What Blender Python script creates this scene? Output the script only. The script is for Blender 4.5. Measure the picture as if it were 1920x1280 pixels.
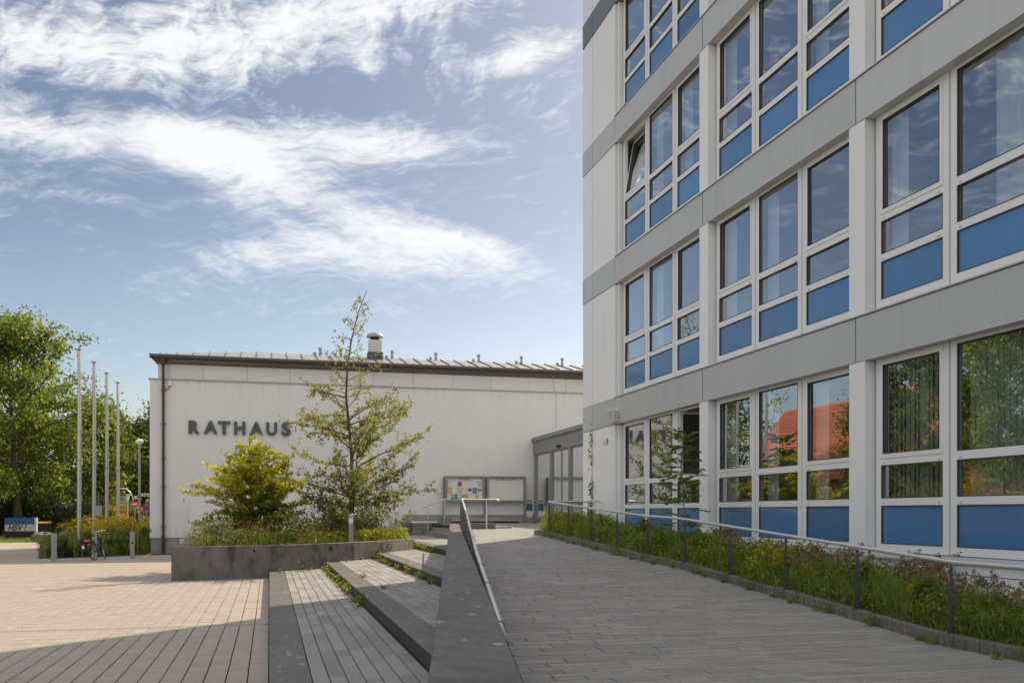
import bpy, math, random
import numpy as np
from mathutils import Vector, Matrix
R = math.radians
SC = bpy.context.scene
COL = SC.collection
for o in list(bpy.data.objects): bpy.data.objects.remove(o)

# ------------------------------------------------------------------ camera
cam_d = bpy.data.cameras.new('camera'); cam = bpy.data.objects.new('camera', cam_d); COL.objects.link(cam)
cam.location = (0, 0, 1.8); cam.rotation_euler = (R(90), 0, R(-14.574))
cam_d.sensor_width = 36; cam_d.lens = 36*1750/1920; cam_d.shift_y = 320.5/1920
cam_d.clip_start = .05; cam_d.clip_end = 3000
SC.camera = cam
# ------------------------------------------------------------------ sun + sky
SUN_AZ = 45.5     # degrees from +Y towards +X
SUN_EL = 38.5
sd = bpy.data.lights.new('sun', 'SUN'); sd.energy = 2.15; sd.angle = R(.53); sd.color = (1, .84, .63)
sun = bpy.data.objects.new('sun', sd); COL.objects.link(sun)
sv = Vector((math.sin(R(SUN_AZ))*math.cos(R(SUN_EL)), math.cos(R(SUN_AZ))*math.cos(R(SUN_EL)), math.sin(R(SUN_EL))))
sun.rotation_euler = (-sv).to_track_quat('-Z', 'Y').to_euler(); sun.location = (30, 30, 40)
EXPOSURE = 1.42
SKY_STRENGTH = .056
vs = SC.view_settings; vs.view_transform = 'Standard'; vs.look = 'None'; vs.gamma = 1; vs.exposure = EXPOSURE
vs.use_curve_mapping = False
W = bpy.data.worlds.new('World'); SC.world = W; W.use_nodes = True
wt = W.node_tree; wn = wt.nodes; wl = wt.links
for n in list(wn): wn.remove(n)
class NT:
    """small helper for node maths"""
    def __init__(s, tree): s.t = tree; s.n = tree.nodes; s.l = tree.links
    def put(s, sock, v):
        if hasattr(v, 'is_output') or isinstance(v, bpy.types.NodeSocket): s.l.new(v, sock)
        else: sock.default_value = v
    def m(s, op, a, b=0., c=0., clamp=False):
        n = s.n.new('ShaderNodeMath'); n.operation = op; n.use_clamp = clamp
        s.put(n.inputs[0], a); s.put(n.inputs[1], b); s.put(n.inputs[2], c); return n.outputs[0]
    def vm(s, op, a, b=(0, 0, 0)):
        n = s.n.new('ShaderNodeVectorMath'); n.operation = op
        s.put(n.inputs[0], a); s.put(n.inputs[1], b); return n.outputs[0]
    def noise(s, vec, scale, detail=4, rough=.55, dist=0., dim='3D'):
        n = s.n.new('ShaderNodeTexNoise'); n.noise_dimensions = dim
        if vec is not None: s.l.new(vec, n.inputs['Vector'])
        n.inputs['Scale'].default_value = scale; n.inputs['Detail'].default_value = detail
        n.inputs['Roughness'].default_value = rough; n.inputs['Distortion'].default_value = dist
        return n.outputs['Fac']
    def sstep(s, v, a, b):
        n = s.n.new('ShaderNodeMapRange'); n.interpolation_type = 'SMOOTHSTEP'
        s.put(n.inputs[0], v); n.inputs[1].default_value = a; n.inputs[2].default_value = b
        return n.outputs[0]
    def mix(s, f, a, b, blend='MIX'):
        n = s.n.new('ShaderNodeMix'); n.data_type = 'RGBA'; n.blend_type = blend; n.clamp_factor = True
        s.put(n.inputs[0], f); s.put(n.inputs[6], a); s.put(n.inputs[7], b); return n.outputs[2]
    def comb(s, x, y, z=0.):
        n = s.n.new('ShaderNodeCombineXYZ'); s.put(n.inputs[0], x); s.put(n.inputs[1], y); s.put(n.inputs[2], z); return n.outputs[0]
    def sep(s, v):
        n = s.n.new('ShaderNodeSeparateXYZ'); s.l.new(v, n.inputs[0]); return n.outputs
def rgba(c): return (c[0], c[1], c[2], 1.)
w = NT(wt)
sky = wn.new('ShaderNodeTexSky'); sky.sky_type = 'NISHITA'; sky.sun_disc = False
sky.sun_elevation = R(SUN_EL); sky.sun_rotation = R(SUN_AZ); sky.air_density = 1.; sky.dust_density = 1.15; sky.ozone_density = 1.6
tc = wn.new('ShaderNodeTexCoord')
D = w.sep(tc.outputs['Generated'])
# high cloud: streaked noise over the whole dome, thicker in a few banks (azimuth, elevation in radians)
az = w.m('ARCTAN2', D[0], D[1]); el = w.m('ARCSINE', D[2])
AE = w.comb(az, el, 0.)
wz = w.noise(AE, 7., 3, .5); wz2 = w.noise(w.vm('ADD', AE, (5.2, 1.7, 3.)), 7., 3, .5)
AW = w.comb(w.m('MULTIPLY_ADD', w.m('SUBTRACT', wz, .5), .11, az), w.m('MULTIPLY_ADD', w.m('SUBTRACT', wz2, .5), .07, el), 0.)
def rot_scale(vec, ang, su, sv2):
    n = wn.new('ShaderNodeMapping'); wl.new(vec, n.inputs['Vector']); n.inputs['Rotation'].default_value = (0, 0, ang)
    n2 = wn.new('ShaderNodeMapping'); wl.new(n.outputs[0], n2.inputs['Vector']); n2.inputs['Scale'].default_value = (su, sv2, 1)
    return n2.outputs[0]
st_up = w.noise(rot_scale(AW, R(-9), 7., 30.), 1., 9, .63, .2)
st_dn = w.noise(rot_scale(AW, R(20), 6., 34.), 1., 9, .62, .2)
mott = w.noise(rot_scale(AW, R(-25), 26., 44.), 1., 8, .66, .3)
fib = w.noise(rot_scale(AW, R(-4), 34., 130.), 1., 7, .7, .3)
hi_ = w.sstep(el, .34, .42); lo_ = w.sstep(el, .30, .36)
tex = w.mix(hi_, st_up, mott)
tex = w.mix(lo_, w.mix(.55, st_dn, st_up), tex)
tex = w.m('MULTIPLY_ADD', w.m('SUBTRACT', fib, .5), .52, tex)
def bank(ca, ce, ang, sa, se, amp):
    da = w.m('SUBTRACT', az, ca); de = w.m('SUBTRACT', el, ce); c_, s_ = math.cos(ang), math.sin(ang)
    u = w.m('DIVIDE', w.m('MULTIPLY_ADD', de, s_, w.m('MULTIPLY', da, c_)), sa)
    v = w.m('DIVIDE', w.m('MULTIPLY_ADD', de, c_, w.m('MULTIPLY', da, -s_)), se)
    r2_ = w.m('MULTIPLY_ADD', u, u, w.m('MULTIPLY', v, v))
    return w.m('MULTIPLY', w.m('EXPONENT', w.m('MULTIPLY', r2_, -1.)), amp)
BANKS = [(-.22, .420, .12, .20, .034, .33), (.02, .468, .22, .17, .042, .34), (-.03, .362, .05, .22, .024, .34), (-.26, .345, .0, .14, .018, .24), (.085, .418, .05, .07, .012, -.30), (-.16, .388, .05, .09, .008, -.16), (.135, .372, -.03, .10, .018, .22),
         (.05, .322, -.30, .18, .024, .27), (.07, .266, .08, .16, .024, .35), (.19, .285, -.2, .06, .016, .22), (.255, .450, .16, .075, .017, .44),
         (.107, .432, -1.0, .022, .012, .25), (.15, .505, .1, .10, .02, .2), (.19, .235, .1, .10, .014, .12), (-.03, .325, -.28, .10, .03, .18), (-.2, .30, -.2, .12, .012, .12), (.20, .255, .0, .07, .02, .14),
         (-1.25, .42, .1, .45, .26, .42), (-2.0, .36, -.05, .5, .28, .46), (-2.75, .38, .05, .5, .28, .46), (2.75, .40, .05, .5, .28, .44), (2.0, .5, .1, .4, .2, .36), (1.2, .75, .2, .5, .15, .22)]  # cloud banks outside the view, added to brighten the shaded facades
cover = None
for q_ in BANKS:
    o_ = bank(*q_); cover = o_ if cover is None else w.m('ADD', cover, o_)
big = w.noise(w.vm('ADD', AE, (3.1, .4, 0.)), 2.2, 4, .5)
cover = w.m('ADD', cover, w.m('MULTIPLY', w.m('SUBTRACT', big, .5), .16))
# the sheet thickens towards the zenith, added mostly out of view to brighten the shade
cover = w.m('MULTIPLY_ADD', w.sstep(el, .46, .85), .42, cover)
mask = w.sstep(w.m('ADD', tex, cover), .52, 1.0)
fade = w.sstep(el, .03, .16)
mask = w.m('MULTIPLY', w.m('MULTIPLY', mask, fade), .86)
# the sky itself, its glare towards the sun eased off evenly by brightness
raw = w.mix(1., sky.outputs[0], (.66, .615, .595, 1), 'MULTIPLY')
hz_ = w.m('MULTIPLY_ADD', w.m('SUBTRACT', 1., w.sstep(el, .02, .40)), .42, 1.)      # even haze towards the horizon
raw = w.mix(1., raw, w.comb(hz_, hz_, hz_), 'MULTIPLY')
rs = w.sep(raw); lum = w.m('ADD', w.m('MULTIPLY', rs[0], .3), w.m('MULTIPLY_ADD', rs[1], .6, w.m('MULTIPLY', rs[2], .1)))
ease = w.m('DIVIDE', 1., w.m('MULTIPLY_ADD', lum, 1/90., 1.))
skyc = w.mix(1., raw, w.comb(ease, ease, ease), 'MULTIPLY')
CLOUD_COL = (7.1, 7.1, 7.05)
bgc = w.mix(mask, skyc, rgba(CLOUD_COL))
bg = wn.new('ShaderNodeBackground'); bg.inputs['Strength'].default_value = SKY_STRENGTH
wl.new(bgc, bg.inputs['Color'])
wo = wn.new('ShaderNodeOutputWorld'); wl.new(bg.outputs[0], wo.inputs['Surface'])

# ------------------------------------------------------------------ materials
MATS = {}
def mat(name, col, rough=.6, metal=0., var=.12, vscale=3., bump=0., bscale=40., col2=None, stain=None, stain_scale=1.5,
        stain_lo=.5, stain_hi=.7, island=0., spec=.5, speck=None, streaky=False, coat=0., streak=.16, zdirt=None):
    if name in MATS: return MATS[name]
    m = bpy.data.materials.new(name); m.use_nodes = True; t = NT(m.node_tree)
    b = t.n['Principled BSDF']
    g = t.n.new('ShaderNodeTexCoord').outputs['Object']
    gp = t.n.new('ShaderNodeNewGeometry')
    g = gp.outputs['Position']
    c = rgba(col)
    nz = t.noise(g, vscale, 6, .6)
    f = t.m('MULTIPLY_ADD', t.m('SUBTRACT', nz, .5), 2*var*2, 1.)
    out = t.mix(1., c, t.comb(f, f, f), 'MULTIPLY')
    if col2 is not None:
        n2 = t.noise(t.vm('ADD', g, (11, 5, 3)), vscale*.35, 4, .6)
        out = t.mix(t.sstep(n2, .42, .62), out, rgba(col2))
    if island:
        oi = t.n.new('ShaderNodeObjectInfo').outputs['Random']
        rv = t.m('FRACT', t.m('ADD', oi, gp.outputs['Random Per Island']))
        f2 = t.m('MULTIPLY_ADD', t.m('SUBTRACT', rv, .5), 2*island, 1.)
        out = t.mix(1., out, t.comb(f2, f2, f2), 'MULTIPLY')
    if stain is not None:
        sg = t.vm('MULTIPLY', g, (1, 1, streak)) if streaky else g
        n3 = t.noise(sg, stain_scale, 7, .68)
        out = t.mix(t.m('MULTIPLY', t.sstep(n3, stain_lo, stain_hi), .85), out, rgba(stain))
    if speck is not None:
        v = t.n.new('ShaderNodeTexVoronoi'); v.inputs['Scale'].default_value = 9.; v.inputs['Randomness'].default_value = 1.
        t.l.new(t.vm('MULTIPLY', g, (1., .8, 1.)), v.inputs['Vector'])
        cs = t.sep(v.outputs['Color'])
        rad = t.m('MULTIPLY', t.m('POWER', cs[0], 4.), .36)
        nn = t.m('MULTIPLY_ADD', t.noise(g, 60., 2, .5), .12, -.06)
        k = t.m('LESS_THAN', t.m('ADD', v.outputs['Distance'], nn), rad)
        out = t.mix(t.m('MULTIPLY', k, .75), out, rgba(speck))
    if zdirt is not None:
        pz = t.sep(g)[2]; n5 = t.noise(t.vm('MULTIPLY', g, (1, 1, .12)), 5.5, 6, .65)
        wgt = t.m('ADD', t.m('MULTIPLY', t.sstep(pz, zdirt[0]-1.1, zdirt[0]), .8), t.m('MULTIPLY', t.m('SUBTRACT', 1., t.sstep(pz, zdirt[1], zdirt[1]+.75)), .9))
        out = t.mix(t.m('MULTIPLY', wgt, t.sstep(n5, .46, .78)), out, rgba(zdirt[2]))
    t.l.new(out, b.inputs['Base Color'])
    b.inputs['Roughness'].default_value = rough; b.inputs['Metallic'].default_value = metal
    b.inputs['Specular IOR Level'].default_value = spec
    if coat: b.inputs['Coat Weight'].default_value = coat; b.inputs['Coat Roughness'].default_value = .08
    if bump:
        bn = t.n.new('ShaderNodeBump'); bn.inputs['Strength'].default_value = bump; bn.inputs['Distance'].default_value = .01
        t.l.new(t.noise(g, bscale, 5, .6), bn.inputs['Height']); t.l.new(bn.outputs[0], b.inputs['Normal'])
    MATS[name] = m; return m
def leafmat(name, c1, c2, c3=None, trans=.45, rough=.55):
    if name in MATS: return MATS[name]
    m = bpy.data.materials.new(name); m.use_nodes = True; t = NT(m.node_tree)
    b = t.n['Principled BSDF']; gp = t.n.new('ShaderNodeNewGeometry'); r = gp.outputs['Random Per Island']
    col = t.mix(r, rgba(c1), rgba(c2))
    if c3 is not None:
        col = t.mix(t.sstep(r, .86, .92), col, rgba(c3))
    nz = t.noise(gp.outputs['Position'], 1.1, 2, .5)
    f = t.m('MULTIPLY_ADD', nz, .7, .65)
    col = t.mix(1., col, t.comb(f, f, f), 'MULTIPLY')
    t.l.new(col, b.inputs['Base Color']); b.inputs['Roughness'].default_value = rough; b.inputs['Specular IOR Level'].default_value = .3
    tr = t.n.new('ShaderNodeBsdfTranslucent')
    t.l.new(t.mix(1., col, (1.5, 1.45, .7, 1), 'MULTIPLY'), tr.inputs['Color'])
    mx = t.n.new('ShaderNodeMixShader'); mx.inputs[0].default_value = trans
    t.l.new(b.outputs[0], mx.inputs[1]); t.l.new(tr.outputs[0], mx.inputs[2])
    t.l.new(mx.outputs[0], t.n['Material Output'].inputs['Surface'])
    MATS[name] = m; return m
def glassmat(name, tint=(.80, .86, .84), boost=1.7, base=.05):
    if name in MATS: return MATS[name]
    m = bpy.data.materials.new(name); m.use_nodes = True; t = NT(m.node_tree)
    t.n.remove(t.n['Principled BSDF'])
    tr = t.n.new('ShaderNodeBsdfTransparent'); tr.inputs['Color'].default_value = rgba(tint)
    gl = t.n.new('ShaderNodeBsdfGlossy'); gl.inputs['Roughness'].default_value = 0.; gl.inputs['Color'].default_value = (.95, .97, 1, 1)
    gp = t.n.new('ShaderNodeNewGeometry')
    bn = t.n.new('ShaderNodeBump'); bn.inputs['Strength'].default_value = .05; bn.inputs['Distance'].default_value = .01
    t.l.new(t.noise(gp.outputs['Position'], 1.6, 1, .4), bn.inputs['Height']); t.l.new(bn.outputs[0], gl.inputs['Normal'])
    fr = t.n.new('ShaderNodeFresnel'); fr.inputs['IOR'].default_value = 1.52
    # same reflectance from either side of the thin pane
    fi = t.n.new('ShaderNodeLayerWeight'); fi.inputs['Blend'].default_value = .5
    cosv = t.m('SUBTRACT', 1., fi.outputs['Facing'])
    f = t.m('POWER', t.m('SUBTRACT', 1., cosv), 5.)
    f = t.m('MULTIPLY_ADD', f, .96, .04)
    f = t.m('MULTIPLY_ADD', f, boost, base, clamp=True)
    mx = t.n.new('ShaderNodeMixShader'); t.l.new(f, mx.inputs[0]); t.l.new(tr.outputs[0], mx.inputs[1]); t.l.new(gl.outputs[0], mx.inputs[2])
    t.l.new(mx.outputs[0], t.n['Material Output'].inputs['Surface'])
    MATS[name] = m; return m

M_slab = mat('plaza_stone', (.365, .31, .26), .75, var=.07, vscale=9, bump=.12, bscale=120, island=.05, stain=(.27, .235, .20), stain_scale=.8, stain_lo=.56, stain_hi=.75)
M_slabfar = mat('plaza_stone_far', (.40, .345, .295), .75, var=.06, vscale=2, stain=(.24, .205, .175), stain_scale=.5, stain_lo=.52, stain_hi=.75)
M_band = mat('band_stone', (.27, .24, .21), .75, var=.08, vscale=8, bump=.1, bscale=100, island=.08)
M_tread = mat('tread_stone', (.255, .244, .23), .75, var=.28, vscale=46, bump=.2, bscale=160, island=.20)
M_ramp = mat('ramp_stone', (.29, .272, .254), .75, var=.3, vscale=48, bump=.25, bscale=170, island=.13, stain=(.26, .25, .235), stain_scale=.9, stain_lo=.5, stain_hi=.72)
M_joint = mat('joint_earth', (.03, .028, .02), .95, var=.3, vscale=6, col2=(.05, .06, .025))
M_edge = mat('edge_block_stone', (.11, .102, .094), .6, var=.16, vscale=8, bump=.12, bscale=70, island=.10, speck=(.4, .38, .36))
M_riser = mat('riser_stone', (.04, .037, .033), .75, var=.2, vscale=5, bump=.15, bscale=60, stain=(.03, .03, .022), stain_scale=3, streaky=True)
M_cap = mat('cap_concrete', (.108, .10, .091), .65, var=.42, vscale=13, bump=.3, bscale=45, stain=(.055, .051, .047), stain_scale=2.6, stain_lo=.45, stain_hi=.7, speck=(.42, .40, .38))
M_conc = mat('planter_concrete', (.20, .182, .168), .8, var=.2, vscale=4, bump=.2, bscale=30, stain=(.055, .044, .03), stain_scale=2.6, stain_lo=.47, stain_hi=.7, streaky=True, streak=.55)
M_kerb = mat('kerb_concrete', (.15, .14, .125), .85, var=.2, vscale=6, bump=.3, bscale=50, stain=(.08, .085, .05), stain_scale=3, island=.1)
M_render = mat('white_render', (.82, .80, .79), .9, var=.03, vscale=1.6, bump=.45, bscale=45, stain=(.70, .675, .655), stain_scale=.7, stain_lo=.48, stain_hi=.85, streaky=True, zdirt=(7.7, .68, (.62, .60, .57)))
M_plinth = mat('plinth_render', (.36, .335, .33), .9, var=.08, vscale=3, bump=.3, bscale=50, stain=(.26, .225, .19), stain_scale=1.3, stain_lo=.52, stain_hi=.75)
M_metalgrey = mat('zinc_grey', (.42, .40, .39), .45, .4, var=.06, vscale=2)
M_roof = mat('zinc_roof', (.40, .375, .35), .42, .55, var=.06, vscale=1.5)
M_fascia = mat('brown_fascia', (.20, .17, .15), .5, .2, var=.06)
M_gutter = mat('dark_gutter', (.085, .08, .08), .4, .4, var=.1)
M_pipe = mat('brown_downpipe', (.10, .065, .052), .4, .3, var=.15)
M_letter = mat('letter_grey', (.10, .11, .11), .45, .2, var=.05)
M_cler = mat('clerestory_panel', (.74, .73, .72), .45, var=.015, island=.02)
M_white = mat('white_cladding', (.82, .82, .83), .38, var=.012, vscale=.8, island=.02, stain=(.70, .70, .70), stain_scale=2.2, stain_lo=.5, stain_hi=.95, streaky=True)
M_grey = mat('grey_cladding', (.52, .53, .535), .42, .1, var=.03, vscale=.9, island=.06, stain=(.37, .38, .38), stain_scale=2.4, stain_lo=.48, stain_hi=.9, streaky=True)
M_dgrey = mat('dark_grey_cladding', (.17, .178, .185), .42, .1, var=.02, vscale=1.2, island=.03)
M_frame = mat('white_window_frame', (.78, .78, .79), .3, var=.012, vscale=2)
M_blue = mat('blue_panel', (.07, .19, .40), .22, var=.07, vscale=1.1, island=.18, coat=.6, stain=(.10, .22, .38), stain_scale=3., stain_lo=.5, stain_hi=.9, streaky=True)
M_sill = mat('sill_flashing', (.50, .50, .50), .4, .35, var=.04)
M_dark = mat('dark_gap', (.02, .02, .02), .8, var=.1)
M_gask = mat('rubber_gasket', (.055, .052, .05), .7, var=.1)
M_glass = glassmat('window_glass', (.80, .88, .86), 2.4, .36)
M_glass2 = glassmat('entrance_glass', (.9, .93, .91), 2.4, .34)
M_glass3 = glassmat('case_glass', (.98, .98, .98), .4, .0)
M_room = mat('room_wall', (.34, .32, .28), .9, var=.05)
M_roomc = mat('room_ceiling', (.55, .54, .52), .9, var=.03)
M_roomf = mat('room_floor', (.16, .13, .11), .8, var=.1)
M_blind = mat('vertical_blind', (.42, .47, .40), .8, var=.04, island=.05)
M_curt = mat('sheer_curtain', (.84, .86, .88), .9, var=.04, island=.06)
M_wood = mat('wardrobe_wood', (.16, .065, .04), .5, var=.1)
M_steel = mat('brushed_steel', (.68, .66, .63), .36, .65, var=.06, vscale=12)
M_post = mat('painted_steel', (.14, .14, .145), .45, .5, var=.1, vscale=6)
M_bolt = mat('bolt_steel', (.5, .5, .5), .3, .9)
M_efr = mat('grey_aluminium', (.27, .265, .26), .4, .4, var=.04)
M_efas = mat('fascia_panel_grey', (.25, .25, .255), .45, .2, var=.03, island=.03)
M_pole = mat('flagpole_alu', (.60, .585, .57), .35, .7, var=.06)
M_galv = mat('galvanised', (.36, .36, .37), .5, .5, var=.15, vscale=8)
M_soil = mat('soil', (.055, .045, .032), .95, var=.3, vscale=6, bump=.5, bscale=20)
M_bark = mat('bark', (.085, .065, .05), .9, var=.3, vscale=9, bump=.7, bscale=25)
M_barkl = mat('bark_light', (.13, .10, .08), .85, var=.25, vscale=9, bump=.5, bscale=30)
M_asph = mat('asphalt', (.10, .098, .095), .9, var=.12, vscale=4)
M_grass_g = mat('lawn', (.075, .11, .03), .95, var=.3, vscale=5, bump=.6, bscale=25, col2=(.12, .13, .05))
M_path = mat('path_surface', (.34, .30, .25), .9, var=.1, vscale=3)
M_tile = mat('red_roof_tile', (.43, .125, .06), .7, var=.2, vscale=4, island=.2)
M_brick = mat('red_brick', (.28, .11, .07), .85, var=.15, vscale=8)
M_black = mat('black_rubber', (.018, .018, .02), .6, var=.1)
M_bikef = mat('black_paint', (.025, .027, .03), .3, .3, var=.1)
M_chrome = mat('chrome', (.75, .75, .75), .15, 1.)
M_red = mat('red_plastic', (.7, .045, .02), .35, var=.05)
M_orange = mat('orange_plastic', (.85, .2, .03), .4, var=.05)
M_signr = mat('sign_red', (.55, .03, .03), .4, var=.05)
M_signb = mat('sign_blue', (.03, .12, .42), .4, var=.05)
M_signw = mat('sign_white', (.86, .85, .82), .45, var=.03)
M_pblue = mat('paint_blue', (.035, .12, .30), .7, var=.12, vscale=6)
M_pwhite = mat('paint_white', (.58, .57, .55), .8, var=.08, vscale=6, stain=(.42, .40, .36), stain_scale=4)
M_pblack = mat('paint_black', (.03, .026, .026), .7, var=.2, vscale=5)
M_yellow = mat('yellow_plastic', (.72, .36, .015), .5, var=.05)
M_boul = mat('boulder_granite', (.24, .215, .19), .9, var=.25, vscale=7, bump=.6, bscale=14, stain=(.09, .08, .07), stain_scale=2.5)
M_paper = mat('paper_white', (.74, .73, .69), .8, var=.03)
M_cork = mat('pin_board', (.82, .82, .76), .8, var=.02)

L_oak = leafmat('oak_leaf', (.085, .14, .026), (.21, .265, .055), (.34, .36, .10), .5)
L_dark = leafmat('dark_leaf', (.025, .045, .015), (.065, .09, .03), None, .32)
L_mid = leafmat('mid_leaf', (.055, .095, .02), (.14, .18, .045), (.24, .24, .08), .45)
L_yel = leafmat('yellow_leaf', (.30, .25, .02), (.45, .28, .02), (.2, .2, .03), .45)
L_pale = leafmat('pale_leaf', (.15, .17, .06), (.27, .27, .12), (.35, .33, .2), .4)
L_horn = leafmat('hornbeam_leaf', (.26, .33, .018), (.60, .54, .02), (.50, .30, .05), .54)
L_hornd = leafmat('hornbeam_shade_leaf', (.07, .12, .015), (.20, .25, .03), None, .48)  # darker copy of the hornbeam leaf, shade put into its colour
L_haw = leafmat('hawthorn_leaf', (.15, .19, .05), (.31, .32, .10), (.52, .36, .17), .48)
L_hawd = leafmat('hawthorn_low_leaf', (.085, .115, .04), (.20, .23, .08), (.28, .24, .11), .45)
L_bed = leafmat('bed_leaf', (.085, .15, .026), (.25, .31, .055), (.45, .38, .06), .47)
L_bedy = leafmat('bed_yellow_leaf', (.20, .24, .02), (.36, .33, .04), None, .45)
L_blade = leafmat('grass_blade', (.10, .16, .03), (.26, .32, .065), (.38, .36, .15), .47)
L_dry = leafmat('dry_grass', (.28, .22, .10), (.40, .31, .17), (.22, .12, .05), .35)
L_head = leafmat('dry_flower', (.20, .13, .075), (.33, .235, .15), (.12, .075, .045), .25)
L_gold = leafmat('goldenrod', (.55, .40, .015), (.70, .52, .03), None, .35)
L_ash = leafmat('ash_leaf', (.08, .14, .025), (.17, .24, .05), None, .45)
L_ivy = leafmat('ivy_leaf', (.06, .11, .015), (.14, .19, .03), None, .4)
L_stem = mat('green_stem', (.10, .12, .04), .8, var=.2)
L_dstem = mat('dry_stem', (.20, .15, .08), .85, var=.2)

# ------------------------------------------------------------------ mesh helpers
class B:
    def __init__(s): s.v = []; s.f = []
    def add(s, vs_, fs):
        k = len(s.v); s.v += [tuple(p) for p in vs_]; s.f += [tuple(i+k for i in f) for f in fs]; return s
    def box(s, x0, x1, y0, y1, z0, z1):
        return s.add([(x0,y0,z0),(x1,y0,z0),(x1,y1,z0),(x0,y1,z0),(x0,y0,z1),(x1,y0,z1),(x1,y1,z1),(x0,y1,z1)],
                     [(0,3,2,1),(4,5,6,7),(0,1,5,4),(1,2,6,5),(2,3,7,6),(3,0,4,7)])
    def cbox(s, x0, x1, y0, y1, z0, z1, c=.004):
        """box with chamfered top edges"""
        return s.add([(x0,y0,z0),(x1,y0,z0),(x1,y1,z0),(x0,y1,z0),(x0,y0,z1-c),(x1,y0,z1-c),(x1,y1,z1-c),(x0,y1,z1-c),
                      (x0+c,y0+c,z1),(x1-c,y0+c,z1),(x1-c,y1-c,z1),(x0+c,y1-c,z1)],
                     [(0,3,2,1),(0,1,5,4),(1,2,6,5),(2,3,7,6),(3,0,4,7),(4,5,9,8),(5,6,10,9),(6,7,11,10),(7,4,8,11),(8,9,10,11)])
    def prism(s, poly, z0, z1):
        n = len(poly)
        z0f = z0 if callable(z0) else (lambda x, y: z0); z1f = z1 if callable(z1) else (lambda x, y: z1)
        vs_ = [(x, y, z0f(x, y)) for x, y in poly] + [(x, y, z1f(x, y)) for x, y in poly]
        return s.add(vs_, [tuple(range(n-1, -1, -1)), tuple(range(n, 2*n))] + [(i, (i+1) % n, n+(i+1) % n, n+i) for i in range(n)])
    def bar(s, a, b, wdt, hgt, up=(0, 0, 1)):
        a = Vector(a); b = Vector(b); d = (b-a).normalized(); up = Vector(up)
        if abs(d.dot(up)) > .98: up = Vector((0, 1, 0))
        r = d.cross(up).normalized(); u = r.cross(d)
        q = []
        for p in (a, b):
            for i, j in ((-1,-1),(1,-1),(1,1),(-1,1)): q.append(p + r*(i*wdt/2) + u*(j*hgt/2))
        return s.add(q, [(0,3,2,1),(4,5,6,7),(0,1,5,4),(1,2,6,5),(2,3,7,6),(3,0,4,7)])
    def tube(s, pts, rad, n=8, cap=True):
        pts = [Vector(p) for p in pts]; m = len(pts)
        rads = rad if isinstance(rad, (list, tuple)) else [rad]*m
        vs_ = []; fs = []; ref = None
        for i, p in enumerate(pts):
            d = (pts[min(i+1, m-1)] - pts[max(i-1, 0)]).normalized()
            if ref is None:
                ref = Vector((0, 0, 1)) if abs(d.z) < .9 else Vector((1, 0, 0))
            a = d.cross(ref); a.normalize(); b = a.cross(d); ref = b
            for k in range(n):
                t = 2*math.pi*k/n; vs_.append(p + (a*math.cos(t) + b*math.sin(t))*rads[i])
        for i in range(m-1):
            for k in range(n):
                fs.append((i*n+k, i*n+(k+1) % n, (i+1)*n+(k+1) % n, (i+1)*n+k))
        if cap: fs.append(tuple(range(n-1, -1, -1))); fs.append(tuple(range((m-1)*n, m*n)))
        return s.add(vs_, fs)
    def lathe(s, prof, c=(0, 0, 0), n=16):
        vs_ = []; fs = []; m = len(prof)
        for r, z in prof:
            for k in range(n): t = 2*math.pi*k/n; vs_.append((c[0]+r*math.cos(t), c[1]+r*math.sin(t), c[2]+z))
        for i in range(m-1):
            for k in range(n): fs.append((i*n+k, i*n+(k+1) % n, (i+1)*n+(k+1) % n, (i+1)*n+k))
        fs.append(tuple(range(n-1, -1, -1))); fs.append(tuple(range((m-1)*n, m*n)))
        return s.add(vs_, fs)
    def disc(s, c, r, y0, y1, n=24):
        """disc facing -Y, between y0 and y1"""
        vs_ = [(c[0]+r*math.cos(2*math.pi*k/n), y, c[1]+r*math.sin(2*math.pi*k/n)) for y in (y0, y1) for k in range(n)]
        return s.add(vs_, [tuple(range(n)), tuple(range(2*n-1, n-1, -1))] + [(k, n+k, n+(k+1) % n, (k+1) % n) for k in range(n)])
    def torus(s, c, Rr, r, axis, n=32, k=8):
        ax = Vector(axis).normalized(); a = ax.orthogonal().normalized(); b = ax.cross(a); c = Vector(c)
        vs_ = []; fs = []
        for i in range(n):
            t = 2*math.pi*i/n; d = a*math.cos(t)+b*math.sin(t)
            for j in range(k):
                q = 2*math.pi*j/k; vs_.append(c + d*(Rr+r*math.cos(q)) + ax*(r*math.sin(q)))
        for i in range(n):
            for j in range(k): fs.append((i*k+j, ((i+1) % n)*k+j, ((i+1) % n)*k+(j+1) % k, i*k+(j+1) % k))
        return s.add(vs_, fs)
    def mesh(s, name, o=(0, 0, 0), smooth=False):
        me = bpy.data.meshes.new(name)
        me.from_pydata([(p[0]-o[0], p[1]-o[1], p[2]-o[2]) for p in s.v], [], s.f)
        if smooth:
            me.polygons.foreach_set('use_smooth', [True]*len(me.polygons))
        me.update(); return me
def origin(p):
    o = Vector((0, 0, 0))
    while p is not None: o += p.location; p = p.parent
    return o
def link(name, me, m, parent=None, loc=None):
    o = bpy.data.objects.new(name, me)
    if m is not None and me is not None and not me.materials: me.materials.append(m)
    COL.objects.link(o); o.parent = parent
    if loc is not None: o.location = loc
    return o
def obj(name, b, m, parent=None, smooth=False):
    return link(name, b.mesh(name, origin(parent), smooth), m, parent)
def smooth_angle(o, ang=40):
    me = o.data
    me.polygons.foreach_set('use_smooth', [True]*len(me.polygons))
    try: me.set_sharp_from_angle(angle=R(ang))
    except Exception: pass
    return o
def tag(o, label, cat, group=None, kind=None):
    if label: o['label'] = label
    if cat: o['category'] = cat
    if group: o['group'] = group
    if kind: o['kind'] = kind
    return o
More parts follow.
